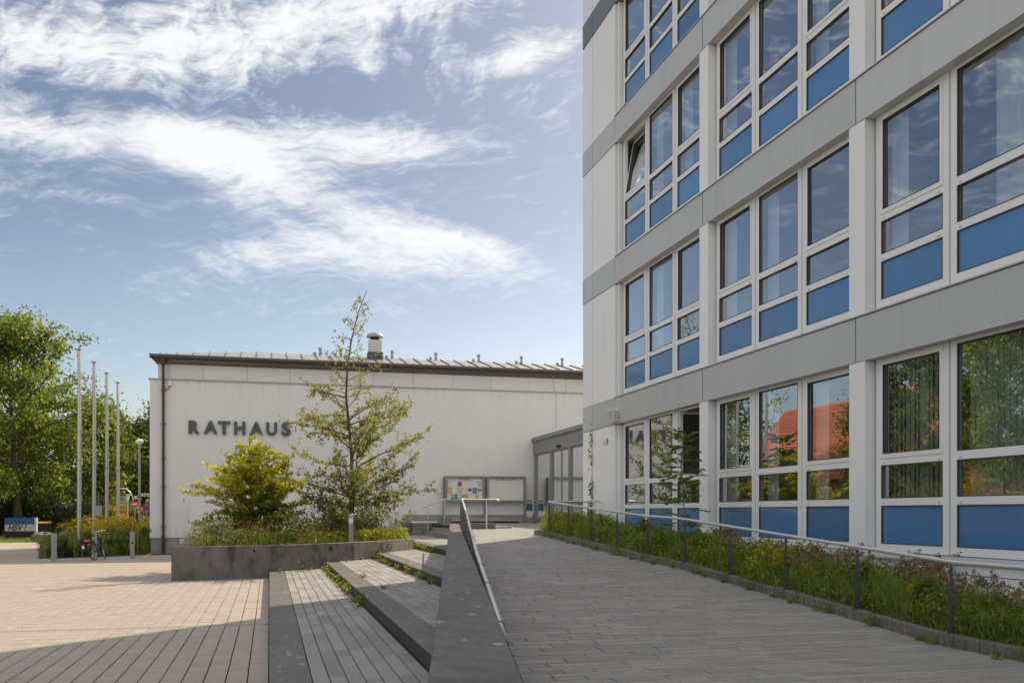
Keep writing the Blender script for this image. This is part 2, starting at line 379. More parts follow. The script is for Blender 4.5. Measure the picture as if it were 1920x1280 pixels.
def thing(name, label, cat, loc=(0, 0, 0), group=None):
    o = bpy.data.objects.new(name, None); o.empty_display_size = .2; COL.objects.link(o); o.location = loc
    return tag(o, label, cat, group)
def struct(name, b, m, label=None):
    o = obj(name, b, m); o['kind'] = 'structure'
    if label: o['label'] = label
    return o
def array_mesh(name, V, Q, m, smooth=False):
    """V (n,3), Q (k,4) -> mesh"""
    me = bpy.data.meshes.new(name); V = np.asarray(V, np.float32); Q = np.asarray(Q, np.int32); k = Q.shape[1]
    me.vertices.add(len(V)); me.vertices.foreach_set('co', V.ravel())
    me.loops.add(Q.size); me.loops.foreach_set('vertex_index', Q.ravel())
    me.polygons.add(len(Q)); me.polygons.foreach_set('loop_start', np.arange(0, Q.size, k, dtype=np.int32))
    try: me.polygons.foreach_set('loop_total', np.full(len(Q), k, np.int32))
    except Exception: pass
    me.update(calc_edges=True); me.materials.append(m)
    return me
def unit(a): return a/np.maximum(np.linalg.norm(a, axis=1, keepdims=True), 1e-9)
def leaf_arrays(rng, Pn, size, ratio=.55, dirs=None, dirw=0., droop=0., flat=0.):
    n = len(Pn); u = rng.normal(size=(n, 3))
    if dirs is not None: u = unit(u)*(1-dirw) + dirs*dirw
    u[:, 2] -= droop; u = unit(u)
    r2 = rng.normal(size=(n, 3)); r2[:, 2] *= (1-flat*.85)
    if flat: r2 = r2*(1-flat) + np.cross(u, np.array([0, 0, 1.]))*flat*2
    v = unit(r2 - (r2*u).sum(1, keepdims=True)*u); w_ = np.cross(u, v)
    L = (size*rng.uniform(.7, 1.3, n))[:, None]
    V = np.stack([Pn, Pn+u*L*.45+v*L*ratio*.5+w_*L*.07, Pn+u*L, Pn+u*L*.45-v*L*ratio*.5+w_*L*.07], 1).reshape(-1, 3)
    Q = np.arange(n*4).reshape(n, 4)
    return V, Q
def leaf_obj(name, rng, Pn, size, m, parent=None, **k):
    Pn = np.asarray(Pn, float)
    V, Q = leaf_arrays(rng, Pn, size, **k); o = origin(parent)
    V = V - np.array([o.x, o.y, o.z])
    return link(name, array_mesh(name, V, Q, m), None, parent)
def blade_obj(name, rng, base, h, wd, m, parent=None, bend=.35):
    """grass blades: two quads each"""
    base = np.asarray(base, float); n = len(base)
    az = rng.uniform(0, 2*np.pi, n); d = np.stack([np.cos(az), np.sin(az), np.zeros(n)], 1)
    s = np.stack([-np.sin(az), np.cos(az), np.zeros(n)], 1)
    tw = rng.uniform(0, 2*np.pi, n); s = s*np.cos(tw)[:, None] + d*np.sin(tw)[:, None]
    h = (h*rng.uniform(.55, 1.25, n))[:, None]; b = (bend*rng.uniform(.2, 1.3, n))[:, None]*h
    wd = (wd*rng.uniform(.7, 1.3, n))[:, None]
    up = np.array([0, 0, 1.])
    mid = base + up*h*.6 + d*b*.35; tip = base + up*h*(1-.25*b/h) + d*b
    V = np.stack([base-s*wd/2, base+s*wd/2, mid+s*wd*.4, mid-s*wd*.4, tip+s*wd*.08, tip-s*wd*.08], 1).reshape(-1, 3)
    k = np.arange(n)[:, None]*6
    Q = np.concatenate([k+np.array([[0, 1, 2, 3]]), k+np.array([[3, 2, 4, 5]])], 0)
    o = origin(parent); V = V - np.array([o.x, o.y, o.z])
    return link(name, array_mesh(name, V, Q, m), None, parent)
def text_mesh(name, body, depth=0., offset=0., shear=0.):
    c = bpy.data.curves.new(name, 'FONT'); c.body = body; c.size = 1; c.extrude = depth/2; c.offset = offset; c.shear = shear
    c.resolution_u = 6
    o = bpy.data.objects.new(name, c); COL.objects.link(o)
    bpy.context.view_layer.update()
    dg = bpy.context.evaluated_depsgraph_get()
    me = bpy.data.meshes.new_from_object(o.evaluated_get(dg)); me.name = name
    bpy.data.objects.remove(o); bpy.data.curves.remove(c)
    return me
def text_on_wall(name, body, x0, x1, z0, z1, y, m, parent, depth=.004, offset=0., shear=0.):
    """text facing -Y fitted into the rectangle x0..x1, z0..z1 with its back at y"""
    me = text_mesh(name, body, 1., offset, shear)
    n = len(me.vertices); V = np.empty(n*3, np.float32); me.vertices.foreach_get('co', V); V = V.reshape(-1, 3)
    lo = V.min(0); hi = V.max(0); o = origin(parent)
    X = x0 + (V[:, 0]-lo[0])/max(hi[0]-lo[0], 1e-6)*(x1-x0)
    Z = z0 + (V[:, 1]-lo[1])/max(hi[1]-lo[1], 1e-6)*(z1-z0)
    Y = y - (V[:, 2]-lo[2])/max(hi[2]-lo[2], 1e-6)*depth
    V2 = np.stack([X-o.x, Y-o.y, Z-o.z], 1).astype(np.float32)
    me.vertices.foreach_set('co', V2.ravel()); me.materials.clear(); me.update()
    return link(name, me, m, parent)
# ================================================================== ground, plaza, steps, ramp
random.seed(4); RNG = np.random.default_rng(11)
def ramp_z(y):
    pts = [(-30, .36), (8.5, .37), (15.4, .83), (16.9, .86), (23.6, 1.19), (31, 1.245), (44, 1.32), (60, 1.34)]
    for (a, za), (b, zb) in zip(pts, pts[1:]):
        if y <= b: return za + (zb-za)*max(0, y-a)/(b-a)
    return 1.34
WALL_D = Vector((.1892, .9819)); WALL_N = Vector((.9819, -.1892)); WALL_0 = Vector((.47, 2.84))
def wall_x(y): return .47 + (y-2.84)*.1892/.9819      # left face of the long parapet
def wall_y(x): return 2.84 + (x-.47)*.9819/.1892
RAILX = 7.05; KX = 7.0; FX = 8.59
PLANT = [(-2.5, 26.05), (-.10, 26.55), (1.2, 27.45), (2.5, 28.67), (3.75, 30.3), (4.85, 32.3), (5.0, 36.4), (.4, 36.6)]
def planter_y(x):
    for (a, ya), (b, yb) in zip(PLANT[:6], PLANT[1:6]):
        if x <= b: return ya + (yb-ya)*(x-a)/(b-a)
    return 32.3 + (x-4.85)*9
def planter_x(y):
    for (xa, a), (xb, b) in zip(PLANT[:6], PLANT[1:6]):
        if y <= b: return xa + (xb-xa)*(y-a)/(b-a)
    return 4.9

def in_poly(x, y, poly):
    ins = False; j = len(poly)-1
    for i in range(len(poly)):
        xi, yi = poly[i]; xj, yj = poly[j]
        if (yi > y) != (yj > y) and x < (xj-xi)*(y-yi)/(yj-yi)+xi: ins = not ins
        j = i
    return ins
struct('ground', B().add([(-600, -300, -.06), (600, -300, -.06), (600, 900, -.06), (-600, 900, -.06)], [(0, 1, 2, 3)]), M_grass_g)
# paved plaza: bed under the slabs, the slabs, paving carried by the material further out
plaza = struct('plaza', B().add([(-17.1, 3, -.03), (.4, 3, -.03), (.4, 44.6, -.03), (-17.1, 44.6, -.03)], [(0, 1, 2, 3)]), M_joint)
far = B()
far.add([(-60, -40, -.006), (-17.1, -40, -.006), (-17.1, 62, -.006), (-60, 62, -.006)], [(0, 1, 2, 3)])
far.add([(-17.1, -40, -.006), (.4, -40, -.006), (.4, 3, -.006), (-17.1, 3, -.006)], [(0, 1, 2, 3)])
far.add([(-17.1, 44.6, -.006), (-9.2, 44.6, -.006), (-9.2, 62, -.006), (-17.1, 62, -.006)], [(0, 1, 2, 3)])
struct('outer_paving', far, M_slabfar)
struct('upper_forecourt', B().prism([(7.3, 31), (13.5, 31), (13.5, 45), (7.3, 45)], -.05, lambda x, y: ramp_z(y)-.04), M_joint)
BOXF = [(0,3,2,1),(4,5,6,7),(0,1,5,4),(1,2,6,5),(2,3,7,6),(3,0,4,7)]
def lay(rects, parent, m, name, n_single, zf, th, camera_dist=True, c=.004):
    """rects: (x0,x1,y0,y1). The nearest n_single become objects, the rest one stuff mesh."""
    rects = sorted(rects, key=lambda r: ((r[0]+r[1])/2)**2 + ((r[2]+r[3])/2)**2)
    # prefer those inside the view
    def seen(r):
        x = (r[0]+r[1])/2; y = (r[2]+r[3])/2; xc = .9678*x-.2516*y; yc = .2516*x+.9678*y
        if yc < 1: return False
        z = zf(y); px = 960+1750*xc/yc; py = 960.5-1750*(z-1.8)/yc
        return -20 < px < 1940 and py < 1300
    vis = [r for r in rects if seen(r)]; hid = [r for r in rects if not seen(r)]
    single = vis[:n_single]; rest = vis[n_single:] + hid
    cache = {}
    for x0, x1, y0, y1 in single:
        key = (round(x1-x0, 3), round(y1-y0, 3))
        if key not in cache:
            a, b_ = (x1-x0)/2, (y1-y0)/2
            me = B().cbox(-a, a, -b_, b_, -th, 0, c).mesh(name); me.materials.append(m); cache[key] = me
        o = bpy.data.objects.new(name, cache[key]); COL.objects.link(o); o.parent = parent
        y = (y0+y1)/2; sl = (zf(y+.05)-zf(y-.05))/.1
        o.location = Vector(((x0+x1)/2, y, zf(y)+random.uniform(-.0012, .0012))) - origin(parent)
        o.rotation_euler = (math.atan(sl)+random.uniform(-.003, .003), random.uniform(-.003, .003), 0)
    if rest:
        V = []; F = []
        for x0, x1, y0, y1 in rest:
            k = len(V); j = random.uniform(-.0015, .0015)
            za = zf(y0)+j; zb = zf(y1)+j
            V += [(x0,y0,za-th),(x1,y0,za-th),(x1,y1,zb-th),(x0,y1,zb-th),(x0,y0,za),(x1,y0,za),(x1,y1,zb),(x0,y1,zb)]
            F += [tuple(i+k for i in f) for f in BOXF]
        o = obj(name+'_field', B().add(V, F), m, parent); o['kind'] = 'stuff'
g = .0065
# plaza slabs, long side away from the camera, with two cross bands
rects = []; bands = []
SW, SL = .226, .42
ys = []; y = 4.0
BANDS = (15.55, 24.9)
while y < 44.2:
    nb = [b for b in BANDS if y < b < y+SL]
    y1 = nb[0] if nb else y+SL
    ys.append((y, y1)); y = y1
    if nb: bands.append((y, y+.14)); y += .14
for i in range(1, 76):
    x1 = -.003 - (i-1)*SW; x0 = x1-SW
    for (ya, yb) in ys:
        off = 0
        if in_poly((x0+x1)/2, yb+.05, PLANT) and in_poly((x0+x1)/2, ya-.05, PLANT): continue
        if x0 > -2.2 and ya > 33: continue
        if yb > 42.3 and x0 > -5: continue
        rects.append((x0+g, x1-g, ya+.009, yb-.009))
lay(rects, plaza, M_slab, 'paving_slab', 300, lambda y: 0., .028)
bl = []
for ya, yb in bands:
    x = -.05
    while x > -17:
        bl.append((x-.45+g, x-g, ya+g, yb-g)); x -= .45
lay(bl, plaza, M_band, 'band_stone', 60, lambda y: 0.001, .028)

# ---- broad terrace steps climbing to the right
STEPX = [0.0, 1.60, 3.25, 5.06]; STEPZ = [.176, .354, .53, .69]
ORD = ['lowest', 'second', 'third', 'fourth and highest']
def tread_z(i):
    if i < 3: return lambda y: STEPZ[i]
    return lambda y: .69 + max(0, min(1, (y-27)/16))*.085
for i in range(4):
    x0 = STEPX[i]; z = STEPZ[i]; zf = tread_z(i)
    xr = STEPX[i+1]+.3 if i < 3 else 7.4
    ya = wall_y(x0)+.55 if i > 0 else -1.
    # body under the paving: polygon bounded by the parapet's middle and the planter
    poly = []
    yb = planter_y(min(xr, 4.85))+.1 if i < 3 else 42.9
    if i == 0: poly = [(x0+.004, -1), (wall_x(-1)+.1, -1)]
    else: poly = [(x0+.004, wall_y(x0)-.2)]
    if i < 3: poly += [(xr, wall_y(xr)-.2), (xr, yb), (x0+.004, planter_y(x0)+.12)]
    else: poly += [(wall_x(31.8)+.1, 31.8), (7.4, 31.8), (7.4, 42.9), (5.06, 42.9), (5.064, 36)]
    if i == 0: poly = [(0.004, 2.2), (.46, 2.2), (xr, wall_y(xr)-.2), (xr, yb), (.004, planter_y(0)+.12)]
    t = thing('terrace_step', '%s broad terrace step of dark edge blocks and grey paver rows' % ORD[i], 'step', (x0, 20, 0), None)
    obj('step_body', B().prism(poly, -.05, lambda x, y: zf(y)-.055), M_joint, t)
    # edge blocks 1 m long with their riser face
    y = (wall_y(x0)+.1 if i else 3.0); k = 0
    yend = planter_y(x0)+.02 if i < 3 else 42.0
    bx = {}
    while y < yend-.05:
        L = min(1.0, yend-y)
        key = round(L, 3)
        if key not in bx:
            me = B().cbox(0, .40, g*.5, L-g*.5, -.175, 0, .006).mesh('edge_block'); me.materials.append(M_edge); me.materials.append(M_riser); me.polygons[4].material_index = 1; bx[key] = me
        o = bpy.data.objects.new('edge_block', bx[key]); COL.objects.link(o); o.parent = t
        o.location = Vector((x0, y, zf(y+.5)+random.uniform(-.001, .001))) - t.location
        y += L
    rr = []
    nrow = 7 if i < 3 else 12
    wrow = ((STEPX[i+1]-x0-.40-.03) if i < 3 else 2.2)/nrow
    for r_ in range(nrow):
        a = x0+.405+r_*wrow; b_ = a+wrow
        y = wall_y(a)+.05-random.choice((0, .15, .3, .45)) if a > .48 else 2.6+random.choice((0, .15, .3))
        ye = planter_y(a)+.03 if i < 3 else 42.7
        if i == 3: ye = 42.7
        while y < ye-.08:
            L = random.choice((.45, .60, .60, .75)); L = L if y+L < ye-.1 else ye-y
            yy1 = y+L
            if i == 3 and yy1 < 32.4 and a > wall_x(y)+.2: y = yy1; continue
            rr.append((a+g*.8, b_-g*.8, y+g*.5, yy1-g*.5)); y = yy1
    lay(rr, t, M_tread, 'paver', 260, zf, .05)
# upper flight beside the notice boards: three steps along X, between parapet end and the low wall
FL = [(6.92, .95), (7.28, 1.13), (7.64, 1.305)]
UPN = ['lower', 'middle', 'top']
for i, (x0, z) in enumerate(FL):
    x1 = FL[i+1][0]+.05 if i < 2 else 8.2
    o = obj('entrance_step', B().cbox(x0, x1, 31.6, 42.75, -.05 if i == 0 else FL[i-1][1]-.1, z, .01), M_tread)
    tag(o, '%s concrete step of the short flight behind the end of the long parapet' % UPN[i], 'step')

# ---- ramp
ry = [-2, 3, 8.5, 15.4, 16.9, 23.6, 31.3]
rv = []; rf = []
for y in ry:
    rv += [(wall_x(y)+.28, y, ramp_z(y)-.045), (KX+.06, y, ramp_z(y)-.045)]
for i in range(len(ry)-1): rf.append((2*i, 2*i+1, 2*i+3, 2*i+2))
b = B().add(rv, rf)
ramp = struct('ramp', b, M_joint)
rects = []; y = 2.5; CW = .17
brk = [8.5, 15.4, 16.9, 23.6]
while y < 43.8:
    y1 = y+CW
    for q in brk:
        if y < q-.01 < y1: y1 = q+.0
    if y1-y < .05: y = y1; continue
    xs = wall_x(y)+.30 if y1 < 30.7 else (7.43 if y1 < 31.6 else 8.22)
    xe = KX if y < 23.8 else 12.45
    x = xs - random.uniform(0, .35); first = True
    while x < xe-.04:
        L = random.choice((.30, .40, .50, .60, .75, .95))
        a = max(x, xs); b_ = min(x+L, xe)
        if xe-b_ < .1: b_ = xe
        if b_-a > .03: rects.append((round(a+.006, 3), round(b_-.006, 3), y+.0075, y1-.0075))
        x = b_
    y = y1
lay(rects, ramp, M_ramp, 'paver', 300, ramp_z, .042, c=.003)
struct('bed_soil', B().prism([(KX+.1, -2), (FX+.1, -2), (FX+.1, 8.5), (FX+.1, 15.4), (FX+.1, 24.9), (KX+.1, 24.9), (KX+.1, 15.4), (KX+.1, 8.5)], -.05, lambda x, y: ramp_z(y)+.04), M_soil)
struct('forecourt_corner', B().prism([(7.1, 24.9), (12.6, 24.9), (12.6, 31), (7.1, 31)], -.05, lambda x, y: ramp_z(y)-.045), M_joint)

# ---- kerb stones of the bed
kt = thing('bed_kerb', 'low grey concrete kerb along the planted bed beside the ramp', 'kerb', (KX, 15, ramp_z(15)))
y = 3.
while y < 24.2:
    y1 = min(y+1.0, 24.4)
    za, zb = ramp_z(y), ramp_z(y1); j = random.uniform(-.006, .006); jx = random.uniform(-.006, .006)
    bb = B().add([(KX+jx,y+.004,za-.1),(KX+.11,y+.004,za-.1),(KX+.11,y1-.004,zb-.1),(KX+jx,y1-.004,zb-.1),
                  (KX+jx,y+.004,za+.115+j),(KX+.015+jx,y+.004,za+.13+j),(KX+.11,y+.004,za+.13+j),(KX+jx,y1-.004,zb+.115+j),(KX+.015+jx,y1-.004,zb+.13+j),(KX+.11,y1-.004,zb+.13+j)],
                 [(0,3,2,1),(0,1,6,5,4),(3,7,8,9,2),(0,4,7,3),(1,2,9,6),(4,5,8,7),(5,6,9,8)])
    obj('kerb_stone', bb, M_kerb, kt); y = y1
bb = B().prism([(KX, 24.41), (KX+1.6, 24.41), (KX+1.6, 24.52), (KX, 24.52)], 1.0, 1.33); obj('kerb_stone', bb, M_kerb, kt)

# ---- long parapet between steps and ramp
cz = lambda y: 1.262 + .0051*y
pw = thing('parapet_wall', 'long dark concrete parapet wall between the terrace steps and the ramp', 'wall', (wall_x(15), 15, 0))
def wp(y, off): return (wall_x(y)+off*.9819*1.0, y-off*.1892)
yy = [-1.5, .0, 1.5]
segs = [(-1.5, 2.2)]
y = 2.2
while y < 31.4: segs.append((y, min(y+3.25, 31.6))); y += 3.25
for a, b_ in segs:
    q = [wp(a+.003, 0), wp(a+.003, .30), wp(b_-.003, .30), wp(b_-.003, 0)]
    zz = lambda x, y: cz(y)
    bb = B(); n = 4
    c_ = .008
    q2 = [wp(a+.003, c_), wp(a+.003, .30-c_), wp(b_-.003, .30-c_), wp(b_-.003, c_)]
    vs_ = [(p[0], p[1], -.05) for p in q] + [(p[0], p[1], cz(p[1])-c_) for p in q] + [(p[0], p[1], cz(p[1])) for p in q2]
    bb.add(vs_, [(0,3,2,1),(8,9,10,11)] + [(i, (i+1) % 4, 4+(i+1) % 4, 4+i) for i in range(4)] + [(4+i, 4+(i+1) % 4, 8+(i+1) % 4, 8+i) for i in range(4)])
    obj('wall_segment', bb, M_cap, pw)
ex = wall_x(30.6)+.31
bb = B().cbox(ex, 7.42, 30.75, 31.05, 1.0, 1.455, .01); obj('return_block', bb, M_conc, pw)

# ---- railing posts and tubes
def rail_post(parent, x, y, zb, zt, ang, name='post'):
    """double flat bar with a thin upper rod, foot plate and bolts; ang turns the flat bars"""
    ca, sa = math.cos(ang), math.sin(ang)
    def P(u, v, z): return (x+u*ca-v*sa, y+u*sa+v*ca, z)
    b = B(); h = zt-zb
    for s in (-1, 1):
        b.bar(P(-.0, s*.012, zb+.012), P(-.0, s*.012, zb+h*.74), .008, .052, up=P(1, 0, 0) and (ca, sa, 0))
    o = obj(name, b, M_post, parent)
    b = B(); b.bar(P(0, 0, zb+h*.5), P(0, 0, zt-.015), .012, .034, up=(ca, sa, 0)); obj('upper_bar', b, M_post, o)
    b = B(); b.bar(P(-.05, 0, zb+.006), P(.05, 0, zb+.006), .09, .012); obj('foot_plate', b, M_post, o)
    b = B()
    for hz in (.06, .13, .55, .66):
        b.tube([P(0, -.026, zb+h*hz), P(0, .026, zb+h*hz)], .009, 6)
        b.tube([P(.028, -.018, zb+h*hz), P(.036, -.018, zb+h*hz)], .009, 6)
    for u in (-.035, .035): b.tube([P(u, .03, zb+.01), P(u, .03, zb+.03)], .009, 6)
    obj('bolt', b, M_bolt, o)
rr_ = thing('ramp_railing', 'brushed steel handrail on flat-bar posts along the planted bed', 'railing', (RAILX, 15, ramp_z(15)+.13))
tz = [(4.0, 1.262), (8.4, 1.27), (15.35, 1.70), (16.85, 1.735), (23.25, 2.075)]
def tube_z(y):
    for (a, za), (b_, zb) in zip(tz, tz[1:]):
        if y <= b_: return za+(zb-za)*(y-a)/(b_-a)
    return tz[-1][1]
pts = []
for i, (y, z) in enumerate(tz):
    if 0 < i < len(tz)-1:
        for dy in (-.12, 0, .12): pts.append((RAILX, y+dy, tube_z(y+dy)*.7+z*.3 if dy == 0 else tube_z(y+dy)))
    else: pts.append((RAILX, y, z))
pts += [(RAILX+.02, 23.38, 2.085), (RAILX+.10, 23.46, 2.09), (FX-.03, 23.5, 2.095)]
smooth_angle(obj('handrail', B().tube(pts, .024, 14), M_steel, rr_), 50)
for k in range(-1, 10):
    y = 8.473+1.648*k
    if y < 5 : continue
    if y > 23.3: y = 23.28
    rail_post(rr_, RAILX, y, ramp_z(y)+.13, tube_z(y)-.02, 0.)
rail_post(rr_, 8.2, 23.5, ramp_z(23.5)+.10, 2.075, math.pi/2)
pr = thing('parapet_railing', 'steel tube handrail with dark rings running along the parapet wall', 'railing', (3.5, 16, 1.3))
RP = [(1.06, 4.1, .98), (1.37, 5.56, 1.11), (1.82, 7.85, 1.175), (2.2, 9.79, 1.225), (2.49, 11.34, 1.32), (2.88, 13.32, 1.42), (3.27, 15.37, 1.53), (3.59, 17.03, 1.64), (3.94, 18.82, 1.735), (4.28, 20.6, 1.83), (4.88, 23.69, 1.95), (5.24, 25.5, 2.03), (5.6, 27.4, 2.11), (5.97, 29.3, 2.185), (6.2, 30.5, 2.235)]
pts = [(.72, 2.4, .82)] + RP + [(6.23, 30.62, 2.24), (6.31, 30.70, 2.245), (6.45, 30.72, 2.245), (7.42, 30.72, 2.245), (7.50, 30.72, 2.225), (7.53, 30.72, 2.18)]
smooth_angle(obj('handrail', B().tube(pts, .024, 14), M_steel, pr), 50)
wall_ang = math.atan2(WALL_D.y, WALL_D.x)
for k, (x, y, z) in enumerate(RP):
    dirv = Vector((.19, .98, .055)).normalized()
    b = B().tube([Vector((x, y, z))-dirv*.012, Vector((x, y, z))+dirv*.012], .0285, 14); obj('rail_ring', b, M_post, pr)
    if k == 0: continue
    zb = max(ramp_z(y)+.02, z-.86)
    ca, sa = math.cos(-.19), math.sin(-.19)
    b = B()
    for s in (-1, 1): b.bar((x+s*.012*sa-.0, y+s*.012*ca, zb), (x+s*.012*sa, y+s*.012*ca, z-.10), .10, .008, up=(-sa, ca, 0))
    o = obj('post', b, M_post, pr)
    obj('upper_bar', B().bar((x, y, z-.22), (x, y, z-.02), .05, .012, up=(-sa, ca, 0)), M_post, o)
    b = B()
    for u in (-.03, .03):
        for dz in (-.16, -.24, -.42, -.50): b.tube([(x+u, y-.03, z+dz), (x+u, y+.03, z+dz)], .011, 6)
    obj('bolt', b, M_bolt, o)
b = B().bar((7.1, 30.72, 1.10), (7.1, 30.72, 2.0), .05, .012, up=(0, 1, 0)); b.bar((7.1, 30.73, 1.75), (7.1, 30.73, 2.23), .012, .034, up=(1, 0, 0))
obj('post', b, M_steel, pr)
sr = thing('stair_railing', 'short slanting steel handrail at the top of the entrance steps', 'railing', (7.6, 42.6, .95))
smooth_angle(obj('handrail', B().tube([(6.75, 42.5, 2.02), (6.85, 42.5, 2.06), (7.75, 42.5, 2.38), (7.95, 42.5, 2.44)], .036, 10), M_steel, sr), 50)
obj('post', B().bar((7.05, 42.5, .94), (7.05, 42.5, 2.11), .05, .03, up=(1, 0, 0)), M_steel, sr)
obj('post', B().bar((7.82, 42.5, 1.29), (7.82, 42.5, 2.38), .05, .03, up=(1, 0, 0)), M_steel, sr)

# ---- planter
pl = thing('planter', 'curved stained concrete planter wall holding the tree and shrubs', 'planter', (1, 30, 0))
cen = Vector((1.6, 31.8))
def inset(p, d):
    v = cen-Vector(p); v.normalize(); return (p[0]+v.x*d, p[1]+v.y*d)
segl = [(0, [PLANT[0], PLANT[1], PLANT[2], PLANT[3]]), (1, [PLANT[3], PLANT[4], PLANT[5]]), (2, [PLANT[5], PLANT[6]]), (3, [PLANT[6], PLANT[7]]), (4, [PLANT[7], PLANT[0]])]
def curve_pts(pts, n=6):
    if len(pts) < 3: return pts
    out = []
    for i in range(len(pts)-1):
        p0 = pts[max(i-1, 0)]; p1 = pts[i]; p2 = pts[i+1]; p3 = pts[min(i+2, len(pts)-1)]
        for k in range(n):
            t = k/n
            f = lambda a, b, c, d: .5*((2*b)+(-a+c)*t+(2*a-5*b+4*c-d)*t*t+(-a+3*b-3*c+d)*t**3)
            out.append((f(p0[0], p1[0], p2[0], p3[0]), f(p0[1], p1[1], p2[1], p3[1])))
    return out+[pts[-1]]
for k, pts in segl:
    cp = curve_pts(pts)
    if k == 0: cp[-1] = (cp[-1][0]-.006, cp[-1][1]-.006)
    bb = B(); n = len(cp); vs_ = []
    for p in cp:
        i_ = inset(p, .20)
        vs_ += [(p[0], p[1], -.05), (p[0], p[1], .89), inset(p, .012)+(.90,), i_+(.90,), i_+(-.05,)]
    fs = []
    for i in range(n-1):
        for j in range(4): fs.append((i*5+j, (i+1)*5+j, (i+1)*5+j+1, i*5+j+1))
    fs += [(4, 3, 2, 1, 0), tuple((n-1)*5+j for j in range(5))]
    o = obj('wall_section', bb.add(vs_, fs), M_conc, pl); smooth_angle(o, 30)
obj('soil', B().prism([inset(p, .15) for p in PLANT], 0, .84), M_soil, pl)
for (x, y) in ((-.42, 26.47), (1.75, 27.9)):
    obj('wall_light', B().cbox(x-.045, x+.045, y-.02, y+.1, .70, .80), M_dark, pl)
# two bollard lamps standing in / behind the planter
def bollard_lamp(x, y, z, h, label):
    t = thing('bollard_lamp', label, 'bollard lamp', (x, y, z))
    smooth_angle(obj('post', B().lathe([(.075, 0), (.075, h-.28)], (x, y, z), 16), M_galv, t), 40)
    smooth_angle(obj('lens', B().lathe([(.066, h-.28), (.066, h-.12)], (x, y, z), 16), M_signw, t), 40)
    smooth_angle(obj('cap', B().lathe([(.077, h-.12), (.077, h-.03), (.06, h-.008), (.02, h)], (x, y, z), 16), M_galv, t), 40)
bollard_lamp(2.42, 28.95, .84, .92, 'dark grey bollard lamp at the front edge of the planter')
bollard_lamp(4.95, 37.6, .70, 1.15, 'pale bollard lamp behind the tree beside the planter')
# low retaining wall near the notice boards
lw = obj('retaining_wall', B().cbox(6.35, 8.2, 42.8, 43.4, .6, 1.32, .012), M_conc); tag(lw, 'low dark concrete retaining wall left of the notice boards', 'wall')
lc = thing('light_shaft_cover', 'low flat grey metal cover in front of the notice boards', 'cover', (9.8, 43.1, 1.3))
obj('cover_plate', B().prism([(8.2, 42.75), (11.6, 42.6), (11.0, 43.55), (8.35, 43.6)], 1.40, 1.44), M_metalgrey, lc)
obj('cover_frame', B().prism([(8.3, 42.85), (11.45, 42.7), (10.9, 43.5), (8.45, 43.5)], 1.26, 1.398), M_dark, lc)
obj('back_ledge', B().box(8.4, 10.9, 43.62, 43.8, 1.28, 1.52), M_metalgrey, lc)
ub = thing('delivery_crate', 'blue grey stacked crate beside the low retaining wall', 'crate', (6.1, 42.9, .76))
obj('crate_body', B().cbox(5.93, 6.3, 42.75, 43.1, .98, 1.36), mat('crate_blue', (.10, .13, .25), .5, var=.08), ub)
obj('crate_rim', B().box(5.92, 6.31, 42.74, 42.76, 1.16, 1.185), M_dark, ub)
obj('crate_base', B().box(5.98, 6.25, 42.78, 43.08, .775, .979), M_dark, ub)
wpk = obj('white_plank', B().cbox(6.4, 7.6, 43.15, 43.3, 1.32, 1.39), M_signw); tag(wpk, 'pale plank lying on the low retaining wall', 'plank')
# ================================================================== office building on the right
YC = 25.085; ST = 3.605
COLS = [(17.292, 17.68), (12.152, 12.54), (7.012, 7.40), (1.872, 2.26)]
NST = 5
office = thing('office_building', 'tall office block with white and grey panels and blue window panels', 'building', (FX, 12, 0))
OX = Vector((FX, 12, 0))
YS = -3.2
def opart(name, b, m, parent=None): return obj(name, b, m, parent or office)
# solid core: end walls, back, roof, floors
core = B()
core.box(8.68, 21, 22.62, 25.05, -.05, 19.6)          # north end block behind the pier
core.box(20.6, 21, YS, 22.62, -.05, 19.6)
core.box(8.9, 20.6, YS-.3, YS, -.05, 19.6)
opart('core_wall', core, M_room)
opart('pier_backing', B().box(8.662, 8.679, 22.55, 25.06, -.05, 19.6), M_dark)
for k in range(NST):
    z0 = 4.11+ST*k
    opart('floor_slab', B().box(8.80, 20.6, YS, 22.62, z0, z0+.55), M_roomc)
opart('ground_slab', B().box(8.80, 20.6, YS, 22.62, -.05, 1.2), M_roomf)
for k in range(NST):
    z0 = (1.2 if k == 0 else 4.66+ST*(k-1)); z1 = 4.11+ST*k
    o = opart('room_back_wall', B().box(14.0, 14.1, YS, 22.62, z0, z1), M_room)
    b = B()
    for a, c_ in COLS: b.box(8.86, 14.0, (a+c_)/2-.07, (a+c_)/2+.07, z0, z1)
    opart('room_partition', b, M_room)
# pier panels at the far corner
PJ = [(24.284, YC), (22.562, 24.260)]
for k in range(NST):
    zb = (.95 if k == 0 else 4.748+ST*(k-1)); zt = 4.053+ST*k
    for a, c_ in PJ: opart('wall_panel', B().box(FX+.012, FX+.068, a, c_, zb, zt), M_white)
    # panels on the far end face, seen only as a thin edge
    opart('wall_panel', B().box(FX+.07, 21, YC-.02, YC+.02, zb, zt), M_white)
# pier return beside the first bay
    opart('reveal', B().box(FX+.07, 8.80, 22.44, 22.551, zb, zt), M_white)
